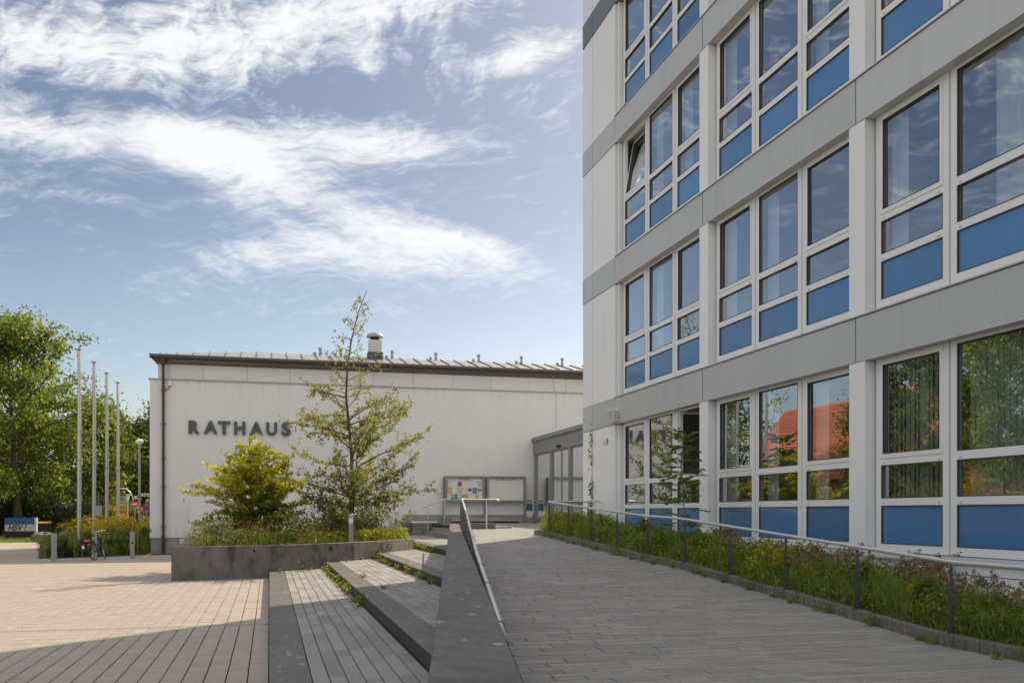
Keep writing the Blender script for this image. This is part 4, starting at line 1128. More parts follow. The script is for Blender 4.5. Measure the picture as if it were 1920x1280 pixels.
# ---- hawthorn in the planter: slender leader, long whippy limbs, airy foliage
def hawthorn():
    rng = np.random.default_rng(5); loc = Vector((2.62, 31.3, .84)); t = thing('hawthorn_tree', 'slender airy hawthorn tree with a tall bare leader in the planter', 'tree', loc)
    wd = Wood(); g1 = []; g2 = []
    tp = [loc+Vector(p) for p in ((0, 0, -.05), (-.03, 0, .9), (.05, .02, 1.8), (.02, 0, 2.8), (-.06, 0, 3.8), (-.16, 0, 4.8), (-.12, 0, 5.7), (.02, 0, 6.7), (.24, 0, 7.6), (.52, 0, 8.35))]
    wd.limb(tp, .085, .008, 8)
    tp2 = [loc+Vector(p) for p in ((.02, 0, .55), (.12, .05, 1.5), (.20, .1, 2.6), (.30, .1, 3.6), (.28, .1, 4.4))]; wd.limb(tp2, .05, .008, 6)
    n1 = 68
    for i in range(n1):
        f = .10+.86*(i/n1)**1.05; src = tp if (i % 4) else tp2
        p, d0 = at_path(src, min(f, .98)); az = i*2.399+rng.uniform(-.4, .4)
        hgt = p.z-loc.z
        L = (2.6 if hgt < 3.0 else 2.6-(hgt-3.0)*.50)*rng.uniform(.5, 1.1); L = max(L, .32)
        el = rng.uniform(.05, .65)
        d = Vector((math.cos(az)*math.cos(el), math.sin(az)*math.cos(el)*.8, math.sin(el)))
        lp = bend_path(rng, p, d, L, 7, .035, .14); wd.limb(lp, .022 if hgt < 4 else .012, .004, 5)
        nt = int(4+L*8) if hgt < 4.4 else int(2+L*5)
        for j in range(nt):
            s = .12+.88*(j+rng.random())/nt; q, qd = at_path(lp, min(s, .99))
            sd = (qd*.6+Vector(rng.normal(0, .6, 3))).normalized(); sl = .38*rng.uniform(.4, 1.2)
            sp = bend_path(rng, q, sd, sl, 3, .03, .25); wd.limb(sp, .005, .002, 3)
            k = int(rng.integers(8, 16)) if hgt < 4.2 else int(rng.integers(5, 10))
            tt = rng.random(k)
            for u in tt:
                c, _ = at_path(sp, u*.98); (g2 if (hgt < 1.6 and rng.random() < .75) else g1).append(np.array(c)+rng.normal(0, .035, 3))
    # long whippy arms reaching past the crown
    for (z0, dx, dy, dz, L) in ((2.3, 1., .1, .75, 3.3), (3.4, -1., .0, .55, 2.5), (1.6, 1., -.2, .35, 2.9), (2.8, .8, .3, 1.2, 2.6), (3.9, 1., .1, .8, 1.9), (1.5, -1., -.1, .5, 2.7), (4.6, -1., 0, .5, 1.5), (1.2, .9, .4, .2, 2.6)):
        p, _ = at_path(tp, z0/8.35); lp = bend_path(rng, p, (dx, dy, dz), L, 8, -.01, .10); wd.limb(lp, .03, .004, 5)
        for j in range(int(L*7)):
            s = .25+.75*rng.random(); q, qd = at_path(lp, min(s, .99)); sd = (qd*.5+Vector(rng.normal(0, .6, 3))).normalized()
            sp = bend_path(rng, q, sd, .4*rng.uniform(.4, 1.2), 3, .02, .25); wd.limb(sp, .005, .002, 3)
            for u in rng.random(int(rng.integers(10, 20))):
                c, _ = at_path(sp, u*.98); g1.append(np.array(c)+rng.normal(0, .035, 3))
    # low suckers around the foot
    for i in range(120):
        az = rng.uniform(0, 2*math.pi); el = rng.uniform(.25, 1.25); L = rng.uniform(.9, 2.7)
        lp = bend_path(rng, loc+Vector((rng.uniform(-1.1, .7), rng.uniform(-.5, .5), 0)), (math.cos(az)*math.cos(el)*1.2, math.sin(az)*math.cos(el), math.sin(el)), L, 5, .03, .15)
        wd.limb(lp, .010, .003, 4)
        for u in rng.random(70):
            c, _ = at_path(lp, u*.98); g2.append(np.array(c)+rng.normal(0, .085, 3))
    smooth_angle(obj('trunk', wd.b, M_bark, t), 60)
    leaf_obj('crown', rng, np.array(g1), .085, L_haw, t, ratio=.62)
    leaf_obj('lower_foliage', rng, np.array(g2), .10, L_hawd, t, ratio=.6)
hawthorn()
# ---- hornbeam bush: tiers of flat sprays, sunlight put into the yellow leaf colour on top
def hornbeam():
    rng = np.random.default_rng(9); loc = Vector((-.30, 30.2, .84)); t = thing('hornbeam_shrub', 'bright yellow green bush with layered sprays left of the hawthorn', 'shrub', loc)
    wd = Wood(); hi = []; lo = []
    stems = [((0, 0, 0), (.05, 0, 1.2), (.02, 0, 2.2), (-.15, 0, 2.9)), ((.1, 0, 0), (.25, .05, 1.1), (.42, 0, 2.0), (.45, 0, 2.95)), ((-.1, .05, 0), (-.2, .1, 1.0), (-.28, .1, 1.8), (-.30, 0, 3.35)), ((.05, -.1, 0), (-.5, -.2, .8), (-.8, -.2, 1.6), (-.75, -.1, 2.3))]
    for s in stems: wd.limb([loc+Vector(p) for p in s], .045, .008, 6)
    for i in range(120):
        s = [loc+Vector(p) for p in stems[i % 4]]; f = .06+.90*((i/120)**.95); p, _ = at_path(s, min(f, .985))
        hgt = p.z-loc.z; az = i*2.399+rng.uniform(-.5, .5)
        L = (1.9 if hgt < 1.1 else 1.9-(hgt-1.1)*.72)*rng.uniform(.4, 1.05); L = max(L, .18)
        el = rng.uniform(-.05, .35) if i % 2 else rng.uniform(.25, .95); d = Vector((math.cos(az)*math.cos(el), math.sin(az)*math.cos(el)*.9, math.sin(el)))
        lp = bend_path(rng, p, d, L, 6, .0, .09); wd.limb(lp, .012, .003, 4)
        nt = int(5+L*9)
        for j in range(nt):
            u = .1+.9*(j+rng.random())/nt; q, qd = at_path(lp, min(u, .99))
            side = qd.cross(Vector((0, 0, 1))).normalized()*(1 if j % 2 else -1)
            sd = (qd*.7+side*.8+Vector(rng.normal(0, .15, 3))).normalized(); sl = .30*rng.uniform(.5, 1.2)*(1.2-u*.5)
            sp = [q, q+sd*sl*.5+Vector((0, 0, -.005)), q+sd*sl]; wd.limb(sp, .004, .002, 3)
            for uu in np.linspace(.1, 1, 9):
                c, _ = at_path(sp, min(uu, .98)); pt = np.array(c)+rng.normal(0, .022, 3)*np.array([1, 1, .5])
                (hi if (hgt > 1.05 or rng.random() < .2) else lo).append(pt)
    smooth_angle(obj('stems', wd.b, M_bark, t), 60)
    leaf_obj('sun_tinted_foliage', rng, np.array(hi), .105, L_horn, t, ratio=.62, flat=.75)
    leaf_obj('shade_tinted_foliage', rng, np.array(lo), .105, L_hornd, t, ratio=.62, flat=.6)
hornbeam()
# ---- planter ground cover
def scatter(rng, poly, n, z):
    xs = [p[0] for p in poly]; ysl = [p[1] for p in poly]; out = []
    while len(out) < n:
        x = rng.uniform(min(xs), max(xs)); y = rng.uniform(min(ysl), max(ysl))
        if in_poly(x, y, poly): out.append((x, y, z(x, y) if callable(z) else z))
    return np.array(out)
PIN = [inset(p, .24) for p in PLANT]
def clump(p, lo, hi, ph=0.):
    x, y = p[:, 0], p[:, 1]
    f = .5+.28*np.sin(x*2.7+y*1.9+ph)+.22*np.sin(x*6.3-y*4.1+1.7+ph)
    return lo+(hi-lo)*np.clip(f, 0, 1)
PIN2 = [inset(p, .95) for p in PLANT]
rng = np.random.default_rng(21)
pts = scatter(rng, PIN, 5200, .84)
o = blade_obj('planter_grass', rng, pts, clump(pts, .16, .50), .011, L_blade); tag(o, 'tangled green grass filling the planter', 'grass', kind='stuff')
pts = scatter(rng, PIN, 2300, .84); pts = pts[(pts[:, 0] < 2.9) & (clump(pts, 0, 1, 1.) > .45)]
hd = clump(pts, .25, .80)
o = blade_obj('planter_dry_grass', rng, pts, hd, .009, L_dry, bend=.22); tag(o, 'dry straw coloured grass stalks in the planter', 'grass', kind='stuff')
def heads(rng, pts, h, n, spread):
    c = np.repeat(pts, n, 0)+np.array([0, 0, h]); return c+rng.normal(0, 1, c.shape)*np.array(spread)
sd = (pts+np.stack([hd*0, hd*0, hd*.92], 1))[::2]; o = leaf_obj('planter_seed_heads', rng, heads(rng, sd, 0., 6, (.035, .035, .08)), .032, L_dry); tag(o, 'pale seed heads above the planter grass', 'grass', kind='stuff')
pts = scatter(rng, PIN, 9000, .84); pts = pts+np.stack([np.zeros(9000), np.zeros(9000), rng.random(9000)**1.4*.38], 1)
o = leaf_obj('planter_ground_cover', rng, pts, .075, L_bed, ratio=.5); tag(o, 'low leafy green ground cover in the planter', 'ground cover', kind='stuff')
strip = [(2.9, 29.25), (3.75, 30.45), (4.7, 32.3), (4.75, 33.6), (4.0, 33.4), (2.6, 30.0)]
pts = scatter(rng, strip, 3600, .84); pts = pts+np.stack([np.zeros(3600), np.zeros(3600), rng.random(3600)*.42], 1)
o = leaf_obj('planter_yellow_cover', rng, pts, .085, L_bedy, ratio=.45); tag(o, 'sunlit yellow green ground cover at the right end of the planter', 'ground cover', kind='stuff')
# feathery grey-green shrublets on the left rim
for i, (x, y, r_) in enumerate(((-1.6, 27.6, .75), (-.6, 27.7, .6), (.6, 28.5, .55))):
    shrub('bushy_herb', ['feathery grey green herb at the left corner of the planter', 'feathery grey green herb at the front middle of the planter', 'feathery grey green herb below the yellow bush in the planter'][i], (x, y, .84), r_, r_*.8, r_*.95, 2600, .05, L_pale if i == 0 else L_hawd, 60+i, 'herbs along the planter rim', 'plant')

# ---- bed between ramp and office
rng = np.random.default_rng(31)
def bed_z(x, y): return ramp_z(y)+.04
def bed_points(rng, n, y0, y1, x0=KX+.07, x1=FX-.03):
    y = rng.uniform(y0, y1, n); x = rng.uniform(x0, x1, n); z = np.array([ramp_z(v)+.04 for v in y]); return np.stack([x, y, z], 1)
pts = bed_points(rng, 11000, 4, 13.2); o = blade_obj('bed_grass', rng, pts, clump(pts, .25, .58), .010, L_blade, bend=.5); tag(o, 'long green grassy leaves in the near part of the bed', 'grass', kind='stuff')
pts = bed_points(rng, 9000, 13.2, 24.2); o = blade_obj('bed_grass', rng, pts, clump(pts, .2, .5), .011, L_blade, bend=.4); tag(o, 'short green grassy leaves in the far part of the bed', 'grass', kind='stuff')
def lumpy(rng, pts, hmax):
    x, y = pts[:, 0], pts[:, 1]
    f = .55+.25*np.sin(y*2.1+x*1.3)+.2*np.sin(y*4.7+x*3.1+1)
    pts[:, 2] += rng.random(len(pts))**.75*hmax*f; return pts
pts = lumpy(rng, bed_points(rng, 34000, 12.6, 24.2), .62); o = leaf_obj('bed_foliage', rng, pts, .062, L_bed, ratio=.5); tag(o, 'leafy green undergrowth in the far part of the bed', 'ground cover', kind='stuff')
pts = lumpy(rng, bed_points(rng, 30000, 4.5, 12.6), .58); o = leaf_obj('bed_foliage', rng, pts, .062, L_bed, ratio=.45); tag(o, 'low green undergrowth in the near part of the bed', 'ground cover', kind='stuff')
pts = lumpy(rng, bed_points(rng, 5200, 21.6, 24.3, KX+.02, 7.9), .72); o = leaf_obj('bed_yellow_foliage', rng, pts, .06, L_bedy, ratio=.55); tag(o, 'bright yellow green foliage at the top end of the bed', 'ground cover', kind='stuff')
# individual dried flower plants
FLG = 'dried flower plants in the bed'
def dry_plant(x, y, h, n, seed):
    rng = np.random.default_rng(seed); z = ramp_z(y)+.03
    t = thing('dried_flower_plant', 'plant with brown dried flower heads on thin stalks in the bed', 'plant', (x, y, z), FLG)
    wd = Wood(); hp = []
    for i in range(n):
        az = rng.uniform(0, 6.28); d = Vector((math.cos(az)*.22, math.sin(az)*.22, 1)); L = h*rng.uniform(.7, 1.1)
        lp = bend_path(rng, Vector((x, y, z))+Vector((rng.uniform(-.1, .1), rng.uniform(-.14, .14), 0)), d, L, 4, .04, .07); wd.limb(lp, .004, .0025, 3)
        c = np.array(lp[-1])
        for k in range(int(rng.integers(2, 5))):
            cc = c+rng.normal(0, .035, 3); hp.append(rng.normal(0, .016, (15, 3))+cc)
    obj('stalk', wd.b, L_dstem, t)
    leaf_obj('flower_head', rng, np.concatenate(hp), .026, L_head, t, ratio=.9)['kind'] = 'stuff'
r2 = random.Random(5)
for i in range(44):
    y = 6.6+9.6*((i+r2.random())/44)**1.15; x = r2.uniform(7.28, 8.35)
    dry_plant(x, y, r2.uniform(.55, .78) if y < 12.5 else r2.uniform(.5, .64), r2.randint(5, 8), 300+i)
# leafy clumps of other kinds between the grasses
BCL = ['low yellowing leafy clump in the bed nearest the viewer', 'broad leaved green clump in the bed behind the second railing post', 'dark leafy clump in the bed behind the third railing post', 'yellow green leafy clump in the bed behind the fourth railing post', 'rounded green clump in the bed below the ash sapling', 'bright green clump in the middle of the bed', 'dark green clump in the far bed', 'pale green clump in the far bed near the ivy']
for j, (x, y, r_, lm_) in enumerate(((7.5, 7.9, .30, L_bedy), (7.45, 9.6, .38, L_bed), (7.8, 11.2, .42, L_mid), (7.4, 12.2, .40, L_bedy), (7.7, 15.6, .48, L_bed), (7.6, 17.6, .5, L_ash), (7.9, 19.3, .5, L_mid), (7.6, 21.0, .5, L_bed))):
    shrub('leafy_clump', BCL[j], (x, y, ramp_z(y)+.03), r_, r_*1.2, r_*1.25, 900, .075, lm_, 900+j, 'leafy clumps in the bed', 'plant', lumps=12, stems=False)
# grass spilling over the kerb
rng = np.random.default_rng(36)
yk = rng.uniform(5, 24, 2600); kk = .5+.5*np.sin(yk*1.9)*np.sin(yk*4.3+1); yk = yk[rng.random(2600) < kk*.8+.1]
pts = np.stack([rng.uniform(KX-.05, KX+.13, len(yk)), yk, np.array([ramp_z(v) for v in yk])], 1)
o = blade_obj('kerb_grass', rng, pts, .24, .009, L_blade, bend=.7); tag(o, 'grass tufts spilling over the bed kerb', 'grass', kind='stuff')
# young ash tree in the bed
def sapling():
    rng = np.random.default_rng(17); x, y = 7.75, 16.6; z = ramp_z(y)+.03; t = thing('ash_sapling', 'young ash sapling with feathered leaves growing in the bed', 'tree', (x, y, z))
    wd = Wood(); lv = []; dr = []
    tp = [Vector((x, y, z))+Vector(p) for p in ((0, 0, 0), (.02, 0, .7), (-.02, .02, 1.4), (-.05, .02, 2.0), (-.02, 0, 2.38))]; wd.limb(tp, .014, .004, 6)
    for i in range(64):
        f = .16+.84*(i/64); p, _ = at_path(tp, min(f, .99)); az = i*2.2+rng.uniform(-.4, .4); u = f
        L = (.42 if f < .75 else .30)*rng.uniform(.7, 1.2); el = rng.uniform(.0, .6)+(.5 if f > .9 else 0)
        d = Vector((math.cos(az)*math.cos(el), math.sin(az)*math.cos(el), math.sin(el)))
        if .28 < f < .40 and i % 2: continue
        lp = bend_path(rng, p, d, L, 5, -.10, .05); wd.limb(lp, .003, .0015, 3)
        for s in np.linspace(.3, 1, 7):
            c, dd = at_path(lp, min(s, .99)); side = dd.cross(Vector((0, 0, 1))).normalized()
            for sg in (-1, 1):
                lv.append(np.array(c)); dr.append(np.array((dd*.5+side*sg*.85+Vector((0, 0, -.15))).normalized()))
    obj('stem', wd.b, L_dstem, t); leaf_obj('leaf', rng, np.array(lv), .12, L_ash, t, ratio=.40, dirs=np.array(dr), dirw=.85, flat=.3)['kind'] = 'stuff'
sapling()
def weed(x, y, z, h, seed, label, lm=None, group=None, n=26, size=.055):
    rng = np.random.default_rng(seed); t = thing('weed', label, 'weed', (x, y, z), group); wd = Wood(); lv = []
    for k in range(3):
        lp = bend_path(rng, (x+rng.uniform(-.03, .03), y+rng.uniform(-.03, .03), z-.01), (rng.normal(0, .25), rng.normal(0, .25), 1), h*rng.uniform(.6, 1), 4, .05, .1); wd.limb(lp, .004, .002, 3)
        for u in rng.random(n): c, _ = at_path(lp, u*.98); lv.append(np.array(c)+rng.normal(0, h*.10+.01, 3)*np.array([1, 1, .5]))
    lv = np.array(lv); lv[:, 2] = np.maximum(lv[:, 2], z+.004)
    obj('stem', wd.b, L_stem, t); leaf_obj('leaf', rng, lv, size, lm or L_bed, t, ratio=.5)['kind'] = 'stuff'
weed(7.55, 14.55, ramp_z(14.5)+.04, 1.05, 71, 'tall leafy weed in front of the second window bay', n=34, size=.07)
weed(7.3, 12.9, ramp_z(12.9)+.04, .8, 72, 'bushy weed with orange leaves behind the railing', L_horn, n=60, size=.07)
WG = 'weeds along the foot of the step risers'
ORDN = ['first', 'second', 'third', 'fourth', 'fifth', 'sixth', 'seventh', 'eighth', 'ninth', 'tenth', 'eleventh', 'twelfth']
RIS = {1: 'second', 2: 'third', 3: 'highest'}
r3 = random.Random(8)
for i in range(4):
    if i == 0: continue
    xr = STEPX[i]; zf = tread_z(i-1)
    spots = {1: [26.6, 25.6, 24.9, 24.1, 23.3, 22.4, 21.6, 20.7, 19.6, 18.6, 17.2, 16.3], 2: [29.3, 28.5, 27.7, 26.8, 26.1, 25.2, 23.6, 21.9, 19.9, 18.7], 3: [33.4, 32.6, 31.9, 31.2, 30.6, 29.9, 29.2]}[i]
    for j, y in enumerate(spots):
        weed(xr-.07-.05*r3.random(), y, zf(y), r3.uniform(.08, .26), 500+i*40+j, 'small weed at the foot of the %s terrace step, %s from the planter' % (RIS[i], ORDN[j]), [L_bed, L_bedy, L_bed][j % 3], WG, 22, .065)
LG = 'weeds in the paving joints'
JW = ['of the lowest step against the planter wall, taller stalk', 'of the lowest step left of the stalk', 'of the second step beside the planter', 'of the lowest step under the planter light', 'of the second step at the planter corner', 'in the middle of the second step', 'of the second step nearest the viewer', 'of the third step beside the planter']
for j, (x, y, z) in enumerate(((.85, 26.4, .176), (-.05+.3, 26.3, .176), (2.2, 27.9, .354), (1.1, 27.0, .176), (2.75, 28.9, .354), (2.05, 21.0, .354), (2.1, 17.7, .354), (3.3, 29.6, .53))):
    weed(x, y, z, .10 if j else .5, 700+j, 'tiny weed in a paving joint %s' % JW[j], L_bed, LG, 14, .05)
KG = 'weeds at the foot of the bed kerb'
for j in range(26):
    y = 7.6+16*(j+r3.random())/26; weed(KX-.05-.08*r3.random(), y, ramp_z(y), r3.uniform(.05, .16), 800+j, 'small weed at the foot of the bed kerb, %s from the viewer' % (ORDN+['thirteenth', 'fourteenth', 'fifteenth', 'sixteenth', 'seventeenth', 'eighteenth', 'nineteenth', 'twentieth', 'twenty first', 'twenty second', 'twenty third', 'twenty fourth', 'twenty fifth', 'twenty sixth'])[j], L_blade if j % 2 else L_bed, KG, 14, .045)
# ivy climbing the panel joint at the corner
rng = np.random.default_rng(44)
iv = thing('ivy', 'thin ivy shoot climbing the white corner panels', 'ivy', (FX-.02, 24.27, 1.2)); lv = []
for zc, n, s in ((1.4, 90, .16), (1.8, 70, .10), (2.2, 30, .06), (2.55, 26, .05), (3.3, 16, .035), (3.75, 14, .035), (4.0, 10, .03)):
    lv.append(np.stack([np.full(n, FX-.03)-np.abs(rng.normal(0, .02, n)), 24.27+rng.normal(0, s, n), zc+rng.normal(0, .14, n)], 1))
obj('stem', B().tube([(FX-.012, 24.3, 1.15), (FX-.012, 24.25, 2.2), (FX-.012, 24.28, 3.2), (FX-.012, 24.26, 4.05)], .006, 4), L_dstem, iv)
leaf_obj('leaf', rng, np.concatenate(lv), .07, L_ivy, iv, ratio=.8, droop=.3)['kind'] = 'stuff'

# ================================================================== left background
# bed around the flagpoles
rng = np.random.default_rng(52)
BEDP = [(-8.75, 40.0), (-7.6, 40.3), (-6.4, 41.0), (-5.15, 42.3), (-5.15, 62), (-10.5, 62), (-9.6, 44)]
struct('flag_bed_soil', B().prism(BEDP, -.05, .02), M_soil)
pts = scatter(rng, BEDP, 15000, .02); pts[:, 2] += rng.random(15000)**.7*(.55+.35*np.sin(pts[:, 0]*1.7+pts[:, 1]))
o = leaf_obj('flag_bed_foliage', rng, pts, .11, L_mid, ratio=.45); tag(o, 'green wild foliage around the flagpoles', 'ground cover', kind='stuff')
pts = scatter(rng, BEDP, 5000, .02); o = blade_obj('flag_bed_grass', rng, pts, clump(pts, .5, 1.1), .02, L_blade, bend=.3); tag(o, 'tall grass around the flagpoles', 'grass', kind='stuff')
back = [p for p in [(-8.9, 44), (-5.3, 44), (-5.3, 61), (-10.2, 61)]]
pts = scatter(rng, back, 9000, .02); pts[:, 2] += .2+rng.random(9000)**.8*(.95+.4*np.sin(pts[:, 0]*2.3+pts[:, 1]*1.3))
o = leaf_obj('goldenrod_stems', rng, pts, .12, L_mid, ratio=.3); tag(o, 'tall leafy goldenrod stems behind the bollards', 'plant', kind='stuff')
pts = scatter(rng, back, 620, .75); pts = pts[clump(pts, 0, 1) > .74]; pts[:, 2] += rng.random(len(pts))*.75
o = leaf_obj('goldenrod_flowers', rng, heads(rng, pts, 0, 44, (.16, .16, .09)), .085, L_gold); tag(o, 'yellow goldenrod flowers in the flagpole bed', 'flowers', kind='stuff')
for j, (x, y, r_) in enumerate(((-8.1, 40.8, .62), (-7.3, 41.3, .8), (-5.9, 42.6, .72))):
    shrub('green_shrub', ['rounded green shrub beside the left bollard', 'rounded green shrub behind the bicycle', 'rounded green shrub beside the town hall corner'][j], (x, y, .02), r_, r_*.8, r_*1.05, 3200, .095, L_mid, 90+j, 'shrubs in the flagpole bed')
# flagpoles
for i in range(4):
    x, y = -8.1, 44.5+3.6*i
    t = thing('flagpole', ['nearest and tallest looking of the four silver flagpoles', 'second silver flagpole counted from the left', 'third silver flagpole counted from the left', 'rightmost and farthest of the four silver flagpoles'][i], 'flagpole', (x, y, .02), 'flagpoles beside the town hall')
    smooth_angle(obj('pole', B().lathe([(.085, .02), (.085, 3), (.06, 8.9)], (x, y, 0), 12), M_pole, t), 40)
    smooth_angle(obj('cap', B().lathe([(.05, 8.88), (.05, 8.93), (.12, 8.95), (.12, 8.98), (.03, 9.02)], (x, y, 0), 12), M_galv, t), 40)
    smooth_angle(obj('collar', B().lathe([(.095, 4.05), (.095, 4.12)], (x, y, 0), 12), M_galv, t), 40)
    obj('halyard', B().tube([(x+.09, y-.05, 1.4), (x+.10, y-.05, 4), (x+.09, y-.05, 8.93)], .008, 4), M_signw, t)
# bollards
for i, (x, y, an, yel, lb) in enumerate(((-7.69, 37.57, .35, 0, 'square grey metal bollard at the left edge of the shrubs'), (-6.50, 38.72, .25, 0, 'square grey metal bollard the bicycle leans on'), (-5.21, 39.2, .2, 1, 'square grey metal bollard with yellow sticker near the town hall corner'))):
    t = thing('bollard', lb, 'bollard', (x, y, 0), 'square bollards'); hh = 1.02
    ca, sa = math.cos(an), math.sin(an)
    def q(u, v): return (x+u*ca-v*sa, y+u*sa+v*ca)
    s = .085
    obj('post', B().prism([q(-s, -s), q(s, -s), q(s, s), q(-s, s)], -.02, hh), M_galv, t)
    obj('cap', B().prism([q(-s-.004, -s-.004), q(s+.004, -s-.004), q(s+.004, s+.004), q(-s-.004, s+.004)], hh+.001, hh+.02), M_galv, t)
    obj('bracket', B().prism([q(s, -.03), q(s+.03, -.03), q(s+.03, .03), q(s, .03)], .62, .68), M_galv, t)
    if yel:
        for z in (.42, .58, .70): obj('sticker', B().prism([q(-.03, -s-.003), q(.03, -s-.003), q(.03, -s-.001), q(-.03, -s-.001)], z, z+.09), M_yellow if z != .58 else M_black, t)
# ---- bicycle leaning on the middle bollard
def bicycle():
    t = thing('bicycle', 'black city bicycle with a pannier leaning on a bollard', 'bicycle', (-6.36, 38.6, 0))
    # local frame: u forward, w sideways, z up; then lean and place
    rear = Vector((-6.40, 38.05, 0)); az = R(78); lean = R(-9)
    f = Vector((math.cos(az), math.sin(az), 0)); s = Vector((math.sin(az), -math.cos(az), 0))
    up = (Vector((0, 0, 1))*math.cos(lean)+s*math.sin(lean)); sd = s*math.cos(lean)-Vector((0, 0, 1))*math.sin(lean)
    def T(u, w_, z): return rear+f*u+sd*w_+up*z
    Rr = .345
    steer = R(-24)
    ff = f*math.cos(steer)+sd*math.sin(steer); fs = sd*math.cos(steer)-f*math.sin(steer)
    fc = T(1.07, 0, Rr)
    for nm, c, ax in (('wheel', T(0, 0, Rr), sd), ('wheel', fc, fs)):
        wo_ = obj(nm, B().torus(c, Rr-.03, .012, ax, 36, 6), M_chrome, t); wo_.data.polygons.foreach_set('use_smooth', [True]*len(wo_.data.polygons))
        obj('tyre', B().torus(c, Rr-.018, .020, ax, 36, 8), M_black, wo_, True)
        b = B(); a0 = ax.orthogonal().normalized(); b0 = ax.cross(a0)
        for k in range(18):
            th = k*math.pi/9; b.tube([c+ax*(.02 if k % 2 else -.02), c+(a0*math.cos(th)+b0*math.sin(th))*(Rr-.035)], .0022, 3)
        obj('spokes', b, M_chrome, wo_); obj('hub', B().tube([c-ax*.05, c+ax*.05], .022, 8), M_chrome, wo_)
        # mudguard
        pts = []
        for k in range(11):
            th = R(10+k*15); pts.append(c+(Vector((0, 0, 1))*0+up*math.sin(th)-(f if ax is sd else ff)*math.cos(th))*(Rr+.028))
        b = B()
        for p0, p1 in zip(pts, pts[1:]): b.bar(p0, p1, .05, .006, up=up)
        obj('mudguard', b, M_bikef, wo_)
    b = B(); bb = T(.42, 0, .30); st = T(.24, 0, .78); hd = T(.86, 0, .86); hl = T(.92, 0, .62)
    b.tube([bb, st], .018, 8); b.tube([bb, hl], .022, 8); b.tube([T(.30, 0, .60), hl], .018, 8); b.tube([hl, hd], .02, 8)
    for w_ in (-.05, .05): b.tube([bb, T(0, w_, Rr)], .011, 6); b.tube([T(.26, 0, .70), T(0, w_, Rr)], .010, 6)
    obj('frame', b, M_bikef, t)
    b = B()
    for w_ in (-.05, .05): b.tube([hl, hl+fs*w_-up*.04, fc+fs*w_], .012, 6)
    obj('fork', b, M_bikef, t)
    obj('stem', B().tube([hd, hd+up*.20-f*.02, hd+up*.24+ff*.05], .014, 8), M_chrome, t)
    hc = hd+up*.24+ff*.05
    hb = obj('handlebar', B().tube([hc-fs*.30-ff*.16-up*.02, hc-fs*.27-ff*.04, hc-fs*.10, hc, hc+fs*.10, hc+fs*.27-ff*.04, hc+fs*.30-ff*.16-up*.02], .012, 8), M_chrome, t)
    for sg in (-1, 1): obj('grip', B().tube([hc+fs*sg*.285-ff*.09, hc+fs*sg*.302-ff*.20-up*.02], .018, 8), M_black, hb)
    obj('bell', B().lathe([(.03, 0), (.025, .02), (.01, .03)], tuple(hc+fs*.12+up*.012), 10), M_chrome, hb)
    obj('seat_post', B().tube([st, st+up*.14-f*.03], .014, 8), M_chrome, t)
    sa_ = st+up*.16-f*.04
    b = B(); q = []
    for u, w_, z in ((-.13, -.09, 0), (-.13, .09, 0), (.02, .06, .01), (.15, .02, .0), (.15, -.02, .0), (.02, -.06, .01)): q.append((u, w_, z))
    b.add([sa_+f*u+sd*w_+up*(z+.02) for u, w_, z in q]+[sa_+f*u*.9+sd*w_*.8+up*(z-.035) for u, w_, z in q], [(0, 1, 2, 3, 4, 5), (11, 10, 9, 8, 7, 6)]+[(i, i+6, (i+1) % 6+6, (i+1) % 6) for i in range(6)])
    obj('saddle', b, M_black, t)
    b = B()
    for w_ in (-.06, .06): b.tube([T(.22, w_*.4, .72), T(-.28, w_, .74)], .007, 5); b.tube([T(-.22, w_, .74), T(0, w_, Rr)], .006, 5)
    for u in (-.25, -.1, .05): b.tube([T(u, -.06, .74), T(u, .06, .74)], .006, 5)
    obj('carrier', b, M_bikef, t)
    def bx_(u0, u1, w0, w1, z0, z1): 
        return B().add([T(u, w_, z) for z in (z0, z1) for (u, w_) in ((u0, w0), (u1, w0), (u1, w1), (u0, w1))], BOXF)
    pg = obj('pannier', bx_(-.30, .06, -.30, -.09, .36, .74), M_black, t)
    obj('pannier_flap', bx_(-.31, .07, -.31, -.08, .70, .76), M_black, pg)
    obj('badge', B().add([T(-.302, -.20+.05*math.cos(k*math.pi/6), .54+.07*math.sin(k*math.pi/6)) for k in range(12)], [tuple(range(12))]), M_signw, pg)
    obj('reflector', bx_(-.325, -.30, -.10, .07, .73, .79), M_orange, t); obj('rear_light', bx_(-.33, -.29, -.03, .05, .56, .64), M_red, t)
    cr = obj('crank', B().tube([T(.42, -.07, .30), T(.42, .07, .30)], .012, 6), M_chrome, t)
    obj('chainring', B().tube([T(.42, .055, .30), T(.42, .06, .30)], .09, 16), M_bikef, cr)
    obj('crank_arm', B().bar(T(.42, .075, .30), T(.50, .08, .16), .012, .022), M_chrome, cr); obj('crank_arm', B().bar(T(.42, -.075, .30), T(.34, -.08, .44), .012, .022), M_chrome, cr)
    obj('pedal', bx_(.46, .55, .09, .17, .145, .17), M_black, cr); obj('pedal', bx_(.29, .38, -.17, -.09, .43, .455), M_black, cr)
    obj('kickstand', B().tube([T(.30, -.06, .28), T(.16, -.20, .05)], .009, 5), M_chrome, t)
    obj('spoke_reflector', B().add([fc+fs*.012-up*.24+ff*dx+up*dz for dx, dz in ((-.035, -.012), (.035, -.012), (.035, .012), (-.035, .012))], [(0, 1, 2, 3)]), M_orange, t)
bicycle()

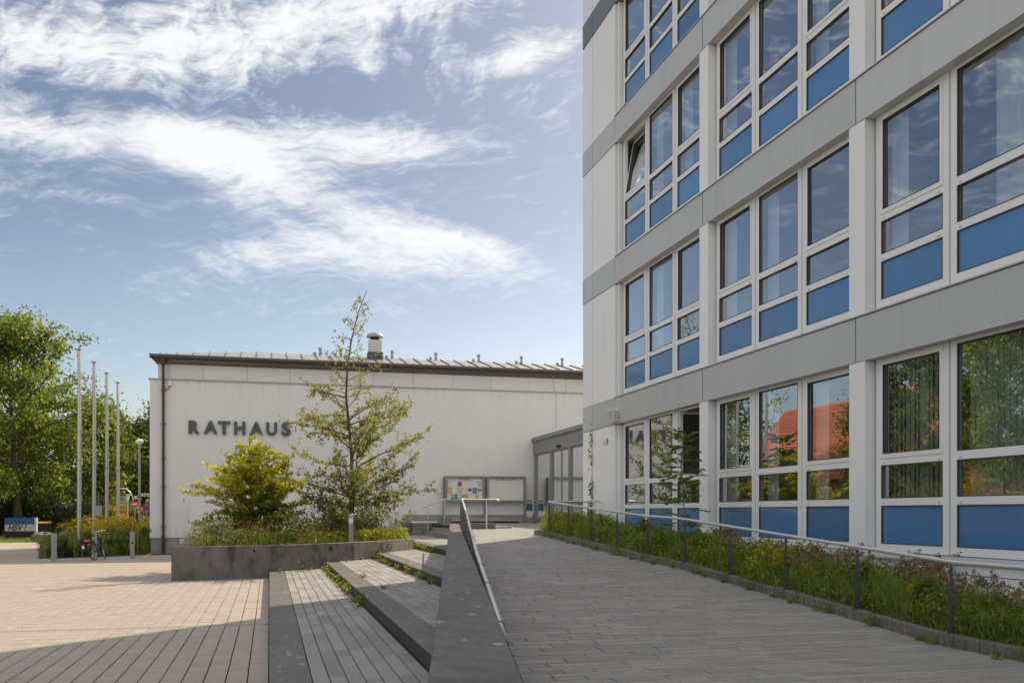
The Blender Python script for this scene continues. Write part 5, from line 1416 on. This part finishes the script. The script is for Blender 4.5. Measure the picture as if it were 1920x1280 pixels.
# ---- painted wall board, bin, boulders
hb_ = thing('painted_board', 'blue white and black striped low wall with HSV graffiti', 'wall', (-15.9, 67.7, -.02))
bx0, bx1, by = -16.80, -15.02, 67.6
obj('panel', B().box(bx0, bx1, by, by+.25, 1.02, 1.46), M_pblue, hb_); obj('panel', B().box(bx0, bx1, by+.001, by+.251, .58, 1.019), M_pwhite, hb_)
obj('panel', B().box(bx0, bx1, by, by+.25, .20, .579), M_pblack, hb_); obj('footing', B().box(bx0+.03, bx1-.03, by+.02, by+.23, -.06, .199), M_conc, hb_)
obj('end_post', B().box(bx1+.005, bx1+.13, by-.01, by+.30, -.06, 1.48), M_pwhite, hb_)
obj('panel_joint', B().box(-15.93, -15.915, by-.003, by-.0005, .2, 1.46), M_dark, hb_)
text_on_wall('graffiti', 'HSV !', -16.60, -15.48, .64, 1.0, by-.001, M_pblack, hb_, .003, .025, .3)
bn_ = thing('wheelie_bin', 'dark wheelie bin with yellow lid beside the painted board', 'bin', (-15.0, 70.4, 0))
obj('bin_body', B().prism([(-15.35, 70.1), (-14.70, 70.1), (-14.68, 70.7), (-15.37, 70.7)], 0, 1.05), M_black, bn_)
obj('bin_lid', B().add([(-15.40,70.05,1.052),(-14.65,70.05,1.052),(-14.63,70.75,1.052),(-15.42,70.75,1.052),(-15.38,70.08,1.11),(-14.67,70.08,1.11),(-14.66,70.7,1.18),(-15.39,70.7,1.18)], BOXF), M_yellow, bn_)
for x in (-15.2, -14.85): obj('wheel', B().tube([(x-.03, 70.7, .1), (x+.03, 70.7, .1)], .1, 12), M_black, bn_)
def boulder(x, y, r_, seed, label):
    rng = np.random.default_rng(seed); b = B(); n, m = 16, 9; vs_ = []
    ph = rng.uniform(0, 6, 6)
    for j in range(m+1):
        th = math.pi*j/m
        for i in range(n):
            a = 2*math.pi*i/n; k = 1+.16*math.sin(2*a+ph[0])+.12*math.sin(3*a+ph[1]+2*th)+.08*math.sin(5*th+ph[2]+a)
            vs_.append((x+r_*1.25*k*math.sin(th)*math.cos(a), y+r_*k*math.sin(th)*math.sin(a), r_*.35+r_*.75*k*math.cos(th)))
    fs = [(j*n+i, j*n+(i+1) % n, (j+1)*n+(i+1) % n, (j+1)*n+i) for j in range(m) for i in range(n)]
    o = obj('boulder', b.add(vs_, fs), M_boul); smooth_angle(o, 55); tag(o, label, 'boulder', 'boulders at the plaza edge')
boulder(-13.6, 63.6, .50, 3, 'large grey granite boulder right of the painted board')
boulder(-12.75, 66.2, .52, 7, 'smaller pale boulder behind the grey granite one')
boulder(-11.3, 64.5, .42, 12, 'low rounded boulder nearest the flagpoles')
# lawn strip and path behind the plaza
struct('lawn', B().add([(-60, 62, -.03), (40, 62, -.03), (40, 180, -.03), (-60, 180, -.03)], [(0, 1, 2, 3)]), M_grass_g)
rng = np.random.default_rng(77)
pts = np.stack([rng.uniform(-22, -9, 9000), rng.uniform(62.1, 74, 9000), np.full(9000, -.03)], 1)
o = blade_obj('lawn_grass', rng, pts, .22, .02, L_blade); tag(o, 'short lawn grass around the painted board', 'grass', kind='stuff')
struct('street', B().add([(-60, 78, -.02), (60, 78, -.02), (60, 86, -.02), (-60, 86, -.02)], [(0, 1, 2, 3)]), M_asph)
# trees
broad_tree('oak_tree', 'large spreading oak tree behind the painted board', (-17.2, 72.7, -.05), 17.2, 7.6, .34, 2, .25, L_oak, n1=40, n2=8, per=32, spread=.55, first=.20)
broad_tree('maple_tree', 'bushy green tree behind the middle flagpoles', (-13.2, 80, -.05), 11.0, 5.2, .22, 4, .26, L_oak, n1=26, n2=7, per=36, spread=.6, first=.12)
broad_tree('dark_tree', 'dark green tree beside the corner of the town hall', (-8.4, 84, -.05), 12.6, 4.4, .22, 6, .26, L_mid, n1=30, n2=7, per=38, spread=.6, first=.12)
broad_tree('dark_tree', 'tall dark tree mostly hidden behind the town hall', (-4.6, 88, -.05), 11.5, 4.6, .24, 8, .26, L_dark, n1=28, n2=7, per=36, spread=.6, first=.12)
broad_tree('oak_tree', 'green tree at the left edge of the picture', (-25.5, 93, -.05), 14.5, 6.0, .28, 12, .27, L_oak, n1=30, n2=7, per=36, spread=.6, first=.15)
broad_tree('far_tree', 'distant tree between oak and flagpoles', (-21, 98, -.05), 12, 5.5, .25, 14, .30, L_mid, n1=24, n2=6, per=34, spread=.7, first=.10)
broad_tree('far_tree', 'distant dark tree behind the street lamps', (-12.5, 104, -.05), 12, 6, .25, 15, .30, L_dark, n1=26, n2=6, per=36, spread=.7, first=.08)
broad_tree('far_tree', 'distant tree behind the street name sign', (-7, 112, -.05), 13, 6, .25, 16, .30, L_mid, n1=26, n2=6, per=36, spread=.7, first=.08)
broad_tree('far_tree', 'distant tree at the far left behind the oak', (-34, 104, -.05), 13, 7, .25, 18, .32, L_dark, n1=26, n2=6, per=36, spread=.75, first=.08)
shr = [(-15.3, 74.5, 3.2, 3.0, L_dark, 'large dark hedge bush behind the bin'), (-18.6, 75.5, 2.6, 3.0, L_dark, 'dark bush left of the oak trunk'), (-22.5, 74, 2.6, 2.6, L_dark, 'dark bush at the left picture edge'),
       (-13.2, 71.8, 1.9, 2.9, L_dark, 'dark bush left of the nearest flagpole'), (-12.0, 77, 1.7, 3.4, L_yel, 'yellow leaved shrub between the flagpoles'), (-11.4, 73.5, 1.3, 2.2, L_yel, 'low golden shrub behind the second flagpole'),
       (-10.2, 75.5, 2.0, 2.6, L_pale, 'pale feathery shrub behind the third flagpole'), (-8.2, 76.5, 1.8, 2.6, L_mid, 'green shrub below the no entry sign'), (-5.6, 76, 1.8, 2.8, L_dark, 'dark shrub beside the town hall corner in the distance'), (-26, 70.5, 2.2, 2.4, L_mid, 'green shrub left of the painted board')]
for i, (x, y, r_, h, m_, lb) in enumerate(shr): shrub('bush', lb, (x, y, -.05), r_, r_*.8, h, 5200, .17, m_, 130+i, 'bushes behind the plaza', lumps=22)
o = None
# ---- street furniture behind the flag bed
def pole_thing(name, label, cat, x, y, h, r_, m, group=None):
    t = thing(name, label, cat, (x, y, 0), group); smooth_angle(obj('pole', B().lathe([(r_*1.25, -.05), (r_*1.2, .6), (r_, h)], (x, y, 0), 10), m, t), 40); return t
M_cpole = mat('concrete_pole', (.46, .42, .37), .8, var=.08)
t = pole_thing('street_lamp', 'concrete street lamp with round white globe near the town hall corner', 'street lamp', -7.0, 55.55, 5.55, .065, M_cpole)
smooth_angle(obj('globe', B().lathe([(.05, 5.55), (.10, 5.58), (.22, 5.68), (.23, 5.76), (.16, 5.86), (.03, 5.90)], (-7.0, 55.55, 0), 16), M_signw, t), 60)
sg = thing('street_name_sign', 'white street name sign on the lamp post', 'sign', (-6.6, 55.5, 2.7))
obj('sign_plate', B().box(-6.92, -6.1, 55.46, 55.48, 2.70, 2.88), M_signw, sg); obj('clamp', B().box(-7.08, -6.92, 55.44, 55.60, 2.72, 2.86), M_galv, sg)
for j in range(9): obj('lettering', B().box(-6.80+j*.075, -6.76+j*.075+(.015 if j % 3 else 0), 55.456, 55.459, 2.75, 2.83 if j in (0, 4) else 2.81), M_dark, sg)
obj('side_plate', B().box(-7.28, -7.10, 55.50, 55.52, 2.55, 2.73), M_signw, sg)
t = pole_thing('no_stopping_sign', 'round blue and red no stopping sign beside the town hall', 'sign', -5.72, 48.0, 2.25, .03, M_galv)
cx_, cz_, cy_ = -5.72, 1.97, 47.95
sp = obj('sign_disc', B().disc((cx_, cz_), .195, cy_-.012, cy_, 28), M_signr, t); obj('blue_face', B().disc((cx_, cz_), .15, cy_-.015, cy_-.0125, 28), M_signb, sp)
for a in (45, -45):
    c_, s_ = math.cos(R(a)), math.sin(R(a)); b = B().bar((cx_-.145*c_, cy_-.0165, cz_-.145*s_), (cx_+.145*c_, cy_-.0165, cz_+.145*s_), .002, .036); obj('red_bar', b, M_signr, sp)
obj('white_arrow', B().add([(cx_+dx, cy_-.019, cz_-.115+dz) for dx, dz in ((-.06, -.012), (.02, -.012), (.02, -.03), (.065, 0), (.02, .03), (.02, .012), (-.06, .012))], [tuple(range(7))]), M_signw, sp)
t = pole_thing('no_entry_sign', 'round red no entry sign on a grey post', 'sign', -8.38, 64.2, 2.5, .03, M_galv)
sp = obj('sign_disc', B().disc((-8.38, 2.35), .21, 64.13, 64.15, 24), M_signr, t); obj('white_bar', B().box(-8.53, -8.23, 64.125, 64.129, 2.30, 2.40), M_signw, sp)
sp = obj('sign_disc', B().disc((-8.38, 1.90), .05, 64.13, 64.15, 12), M_signr, t)
t = thing('arched_street_lamp', 'tall curved silver street lamp arching over the street', 'street lamp', (-9.87, 75, 0))
ap = [(-9.87, 75, -.05), (-9.87, 75, 2.4), (-9.92, 75, 2.9), (-10.1, 75, 3.3), (-10.4, 75, 3.55), (-10.6, 75, 3.6)]
smooth_angle(obj('pole', B().tube(ap, .045, 8), M_pole, t), 60); obj('lamp_head', B().cbox(-11.1, -10.58, 74.9, 75.1, 3.58, 3.66), M_signw, t)
t = pole_thing('lantern', 'small lantern lamp with flat hat behind the fourth flagpole', 'street lamp', -8.86, 64.6, 2.55, .035, M_pole)
smooth_angle(obj('lamp_shade', B().lathe([(.06, 2.55), (.13, 2.85), (.13, 2.92)], (-8.86, 64.6, 0), 12), M_signw, t), 30); smooth_angle(obj('hat', B().lathe([(.22, 2.92), (.22, 2.95), (.05, 3.0)], (-8.86, 64.6, 0), 14), M_galv, t), 30)
t = thing('traffic_signal', 'small traffic signal showing a red light', 'traffic light', (-8.75, 69, 0))
obj('pole', B().lathe([(.04, -.05), (.04, 1.75)], (-8.75, 69, 0), 8), M_galv, t); sh = obj('signal_box', B().cbox(-8.87, -8.65, 68.9, 69.1, 1.2, 2.0), M_black, t)
M_lit = bpy.data.materials.new('lit_red'); M_lit.use_nodes = True; _b = M_lit.node_tree.nodes['Principled BSDF']; _b.inputs['Base Color'].default_value = (.5, .01, .02, 1); _b.inputs['Emission Color'].default_value = (1, .02, .04, 1); _b.inputs['Emission Strength'].default_value = 1.2
obj('red_lamp', B().disc((-8.76, 1.86), .075, 68.885, 68.895, 14), M_lit, sh)
t = pole_thing('wooden_sign_post', 'thin brown post with grey sign backs behind the second flagpole', 'sign post', -10.65, 64.8, 3.1, .05, M_barkl)
obj('sign_back', B().box(-10.87, -10.43, 64.72, 64.74, 1.60, 2.25), M_galv, t)
t = pole_thing('poster_stand', 'large pale poster stand across the street', 'billboard', -11.6, 77.5, 1.2, .06, M_galv)
obj('poster_panel', B().box(-12.5, -10.7, 77.4, 77.55, 1.2, 3.05), mat('pale_poster', (.42, .52, .60), .5, var=.25, vscale=1.5), t)
t = thing('parked_van', 'white van parked in the street behind the signs', 'van', (-6.2, 80, 0))
vb_ = [(-8.6, .35), (-8.55, 1.0), (-8.2, 1.15), (-7.75, 1.75), (-7.3, 1.9), (-4.2, 1.9), (-4.1, 1.7), (-4.1, .35)]
def side_prism(poly, y0, y1): 
    n = len(poly); return B().add([(x, y0, z) for x, z in poly]+[(x, y1, z) for x, z in poly], [tuple(range(n)), tuple(range(2*n-1, n-1, -1))]+[(i, n+i, n+(i+1) % n, (i+1) % n) for i in range(n)])
obj('body', side_prism(vb_, 79.2, 81.0), M_signw, t)
obj('side_window', side_prism([(-8.0, 1.2), (-7.65, 1.68), (-7.0, 1.68), (-7.0, 1.2)], 79.18, 79.199), M_black, t)
for x in (-7.9, -5.0):
    wv = obj('wheel', B().tube([(x, 79.12, .32), (x, 79.35, .32)], .32, 16), M_black, t); obj('rim', B().tube([(x, 79.11, .32), (x, 79.119, .32)], .19, 12), M_pole, wv)

# ================================================================== west side of the square (mirrored in the glass)
hs = thing('brick_house', 'brick house with a steep red tiled roof across the square', 'house', (-30, 67, 0))
hx0, hx1, hy0, hy1, ez, rz = -36.5, -25.5, 57, 80, 4.6, 11.6
obj('wall', B().box(hx0, hx1, hy0, hy1, -.05, ez), M_brick, hs)
mx = (hx0+hx1)/2
obj('gable', B().add([(hx0, hy0, ez), (hx1, hy0, ez), (mx, hy0, rz-.1), (hx0, hy1, ez), (hx1, hy1, ez), (mx, hy1, rz-.1)], [(0, 1, 2), (5, 4, 3)]), M_brick, hs)
rfl = obj('roof', B().add([(hx1+.4, hy0-.3, ez-.25), (hx1+.4, hy1+.3, ez-.25), (mx, hy1+.3, rz), (mx, hy0-.3, rz), (hx0-.4, hy0-.3, ez-.25), (hx0-.4, hy1+.3, ez-.25)], [(0, 1, 2, 3), (3, 2, 5, 4)]), M_tile, hs)
# tile courses, each course one strip of rounded tiles
sl = Vector((mx-hx1-.4, 0, rz-ez+.25)); Ls = sl.length; sl.normalize(); nrm = Vector((-sl.z, 0, sl.x)); nrm = nrm if nrm.x > 0 else -nrm
nc = 22
for i in range(nc):
    vs_ = []; fs = []; d0 = Ls*i/nc; d1 = Ls*(i+1)/nc+.05; y = hy0-.3; k = 0
    while y < hy1+.3:
        for dy, hgt in ((0, .02), (.08, .09), (.16, .09), (.24, .03)):
            for dd, e in ((d0, .05), (d1, .0)):
                p = Vector((hx1+.4, y+dy, ez-.25))+sl*dd+nrm*(hgt+e); vs_.append(tuple(p))
        y += .28; k += 4
    for j in range(k-1): fs.append((2*j, 2*j+2, 2*j+3, 2*j+1))
    obj('tile_course', B().add(vs_, fs), M_tile, rfl)
for y in (60, 64.5, 69, 73.5):
    wv = obj('window', B().box(hx1-.02, hx1+.05, y, y+1.3, 1.2, 2.9), M_frame, hs); obj('pane', B().box(hx1+.051, hx1+.06, y+.1, y+1.2, 1.3, 2.8), M_black, wv)
dm = obj('dormer', B().box(-28.4, -26.6, 62.5, 64.0, 4.9, 6.5), M_frame, hs); obj('pane', B().box(-26.599, -26.58, 62.8, 63.7, 5.2, 6.2), M_black, dm)
broad_tree('west_tree', 'tall loose tree west of the square in front of the red roof', (-22.5, 57.0, -.05), 12.5, 3.4, .2, 41, .22, L_mid, n1=28, n2=6, per=24, spread=.5, first=.12)
broad_tree('west_tree', 'tall green tree west of the square beside the house', (-21.5, 50.5, -.05), 15.5, 4.2, .25, 42, .22, L_mid, n1=34, n2=7, per=32, spread=.5, first=.08)
broad_tree('west_tree', 'big bright tree west of the square', (-22.5, 44, -.05), 16.5, 4.6, .28, 43, .22, L_oak, n1=36, n2=7, per=34, spread=.5, first=.06)
broad_tree('west_tree', 'large tree west of the square nearest the viewer', (-24, 36.5, -.05), 16, 5, .28, 44, .24, L_mid, n1=34, n2=7, per=30, spread=.55, first=.08)
broad_tree('west_tree', 'slim tree at the north end of the red roofed house', (-22.8, 82, -.05), 11.5, 3.2, .2, 45, .22, L_mid, n1=26, n2=6, per=26, spread=.5, first=.1)
for i, (x, y) in enumerate(((-19.5, 46), (-19.5, 49.5), (-20, 53), (-20.5, 56.5), (-21, 60), (-22, 64), (-22, 68.5), (-22.5, 73), (-20, 42))):
    shrub('hedge_bush', ['hedge bush west of the square, %s from the viewer' % q_ for q_ in ('second', 'third', 'fourth', 'fifth', 'sixth', 'seventh', 'eighth', 'ninth', 'first')][i], (x, y, -.05), 2.2, 2.4, 2.6+.3*(i % 3), 3600, .15, [L_mid, L_oak, L_yel][i % 3] if i != 5 else L_mid, 170+i, 'hedge bushes west of the square', lumps=18)
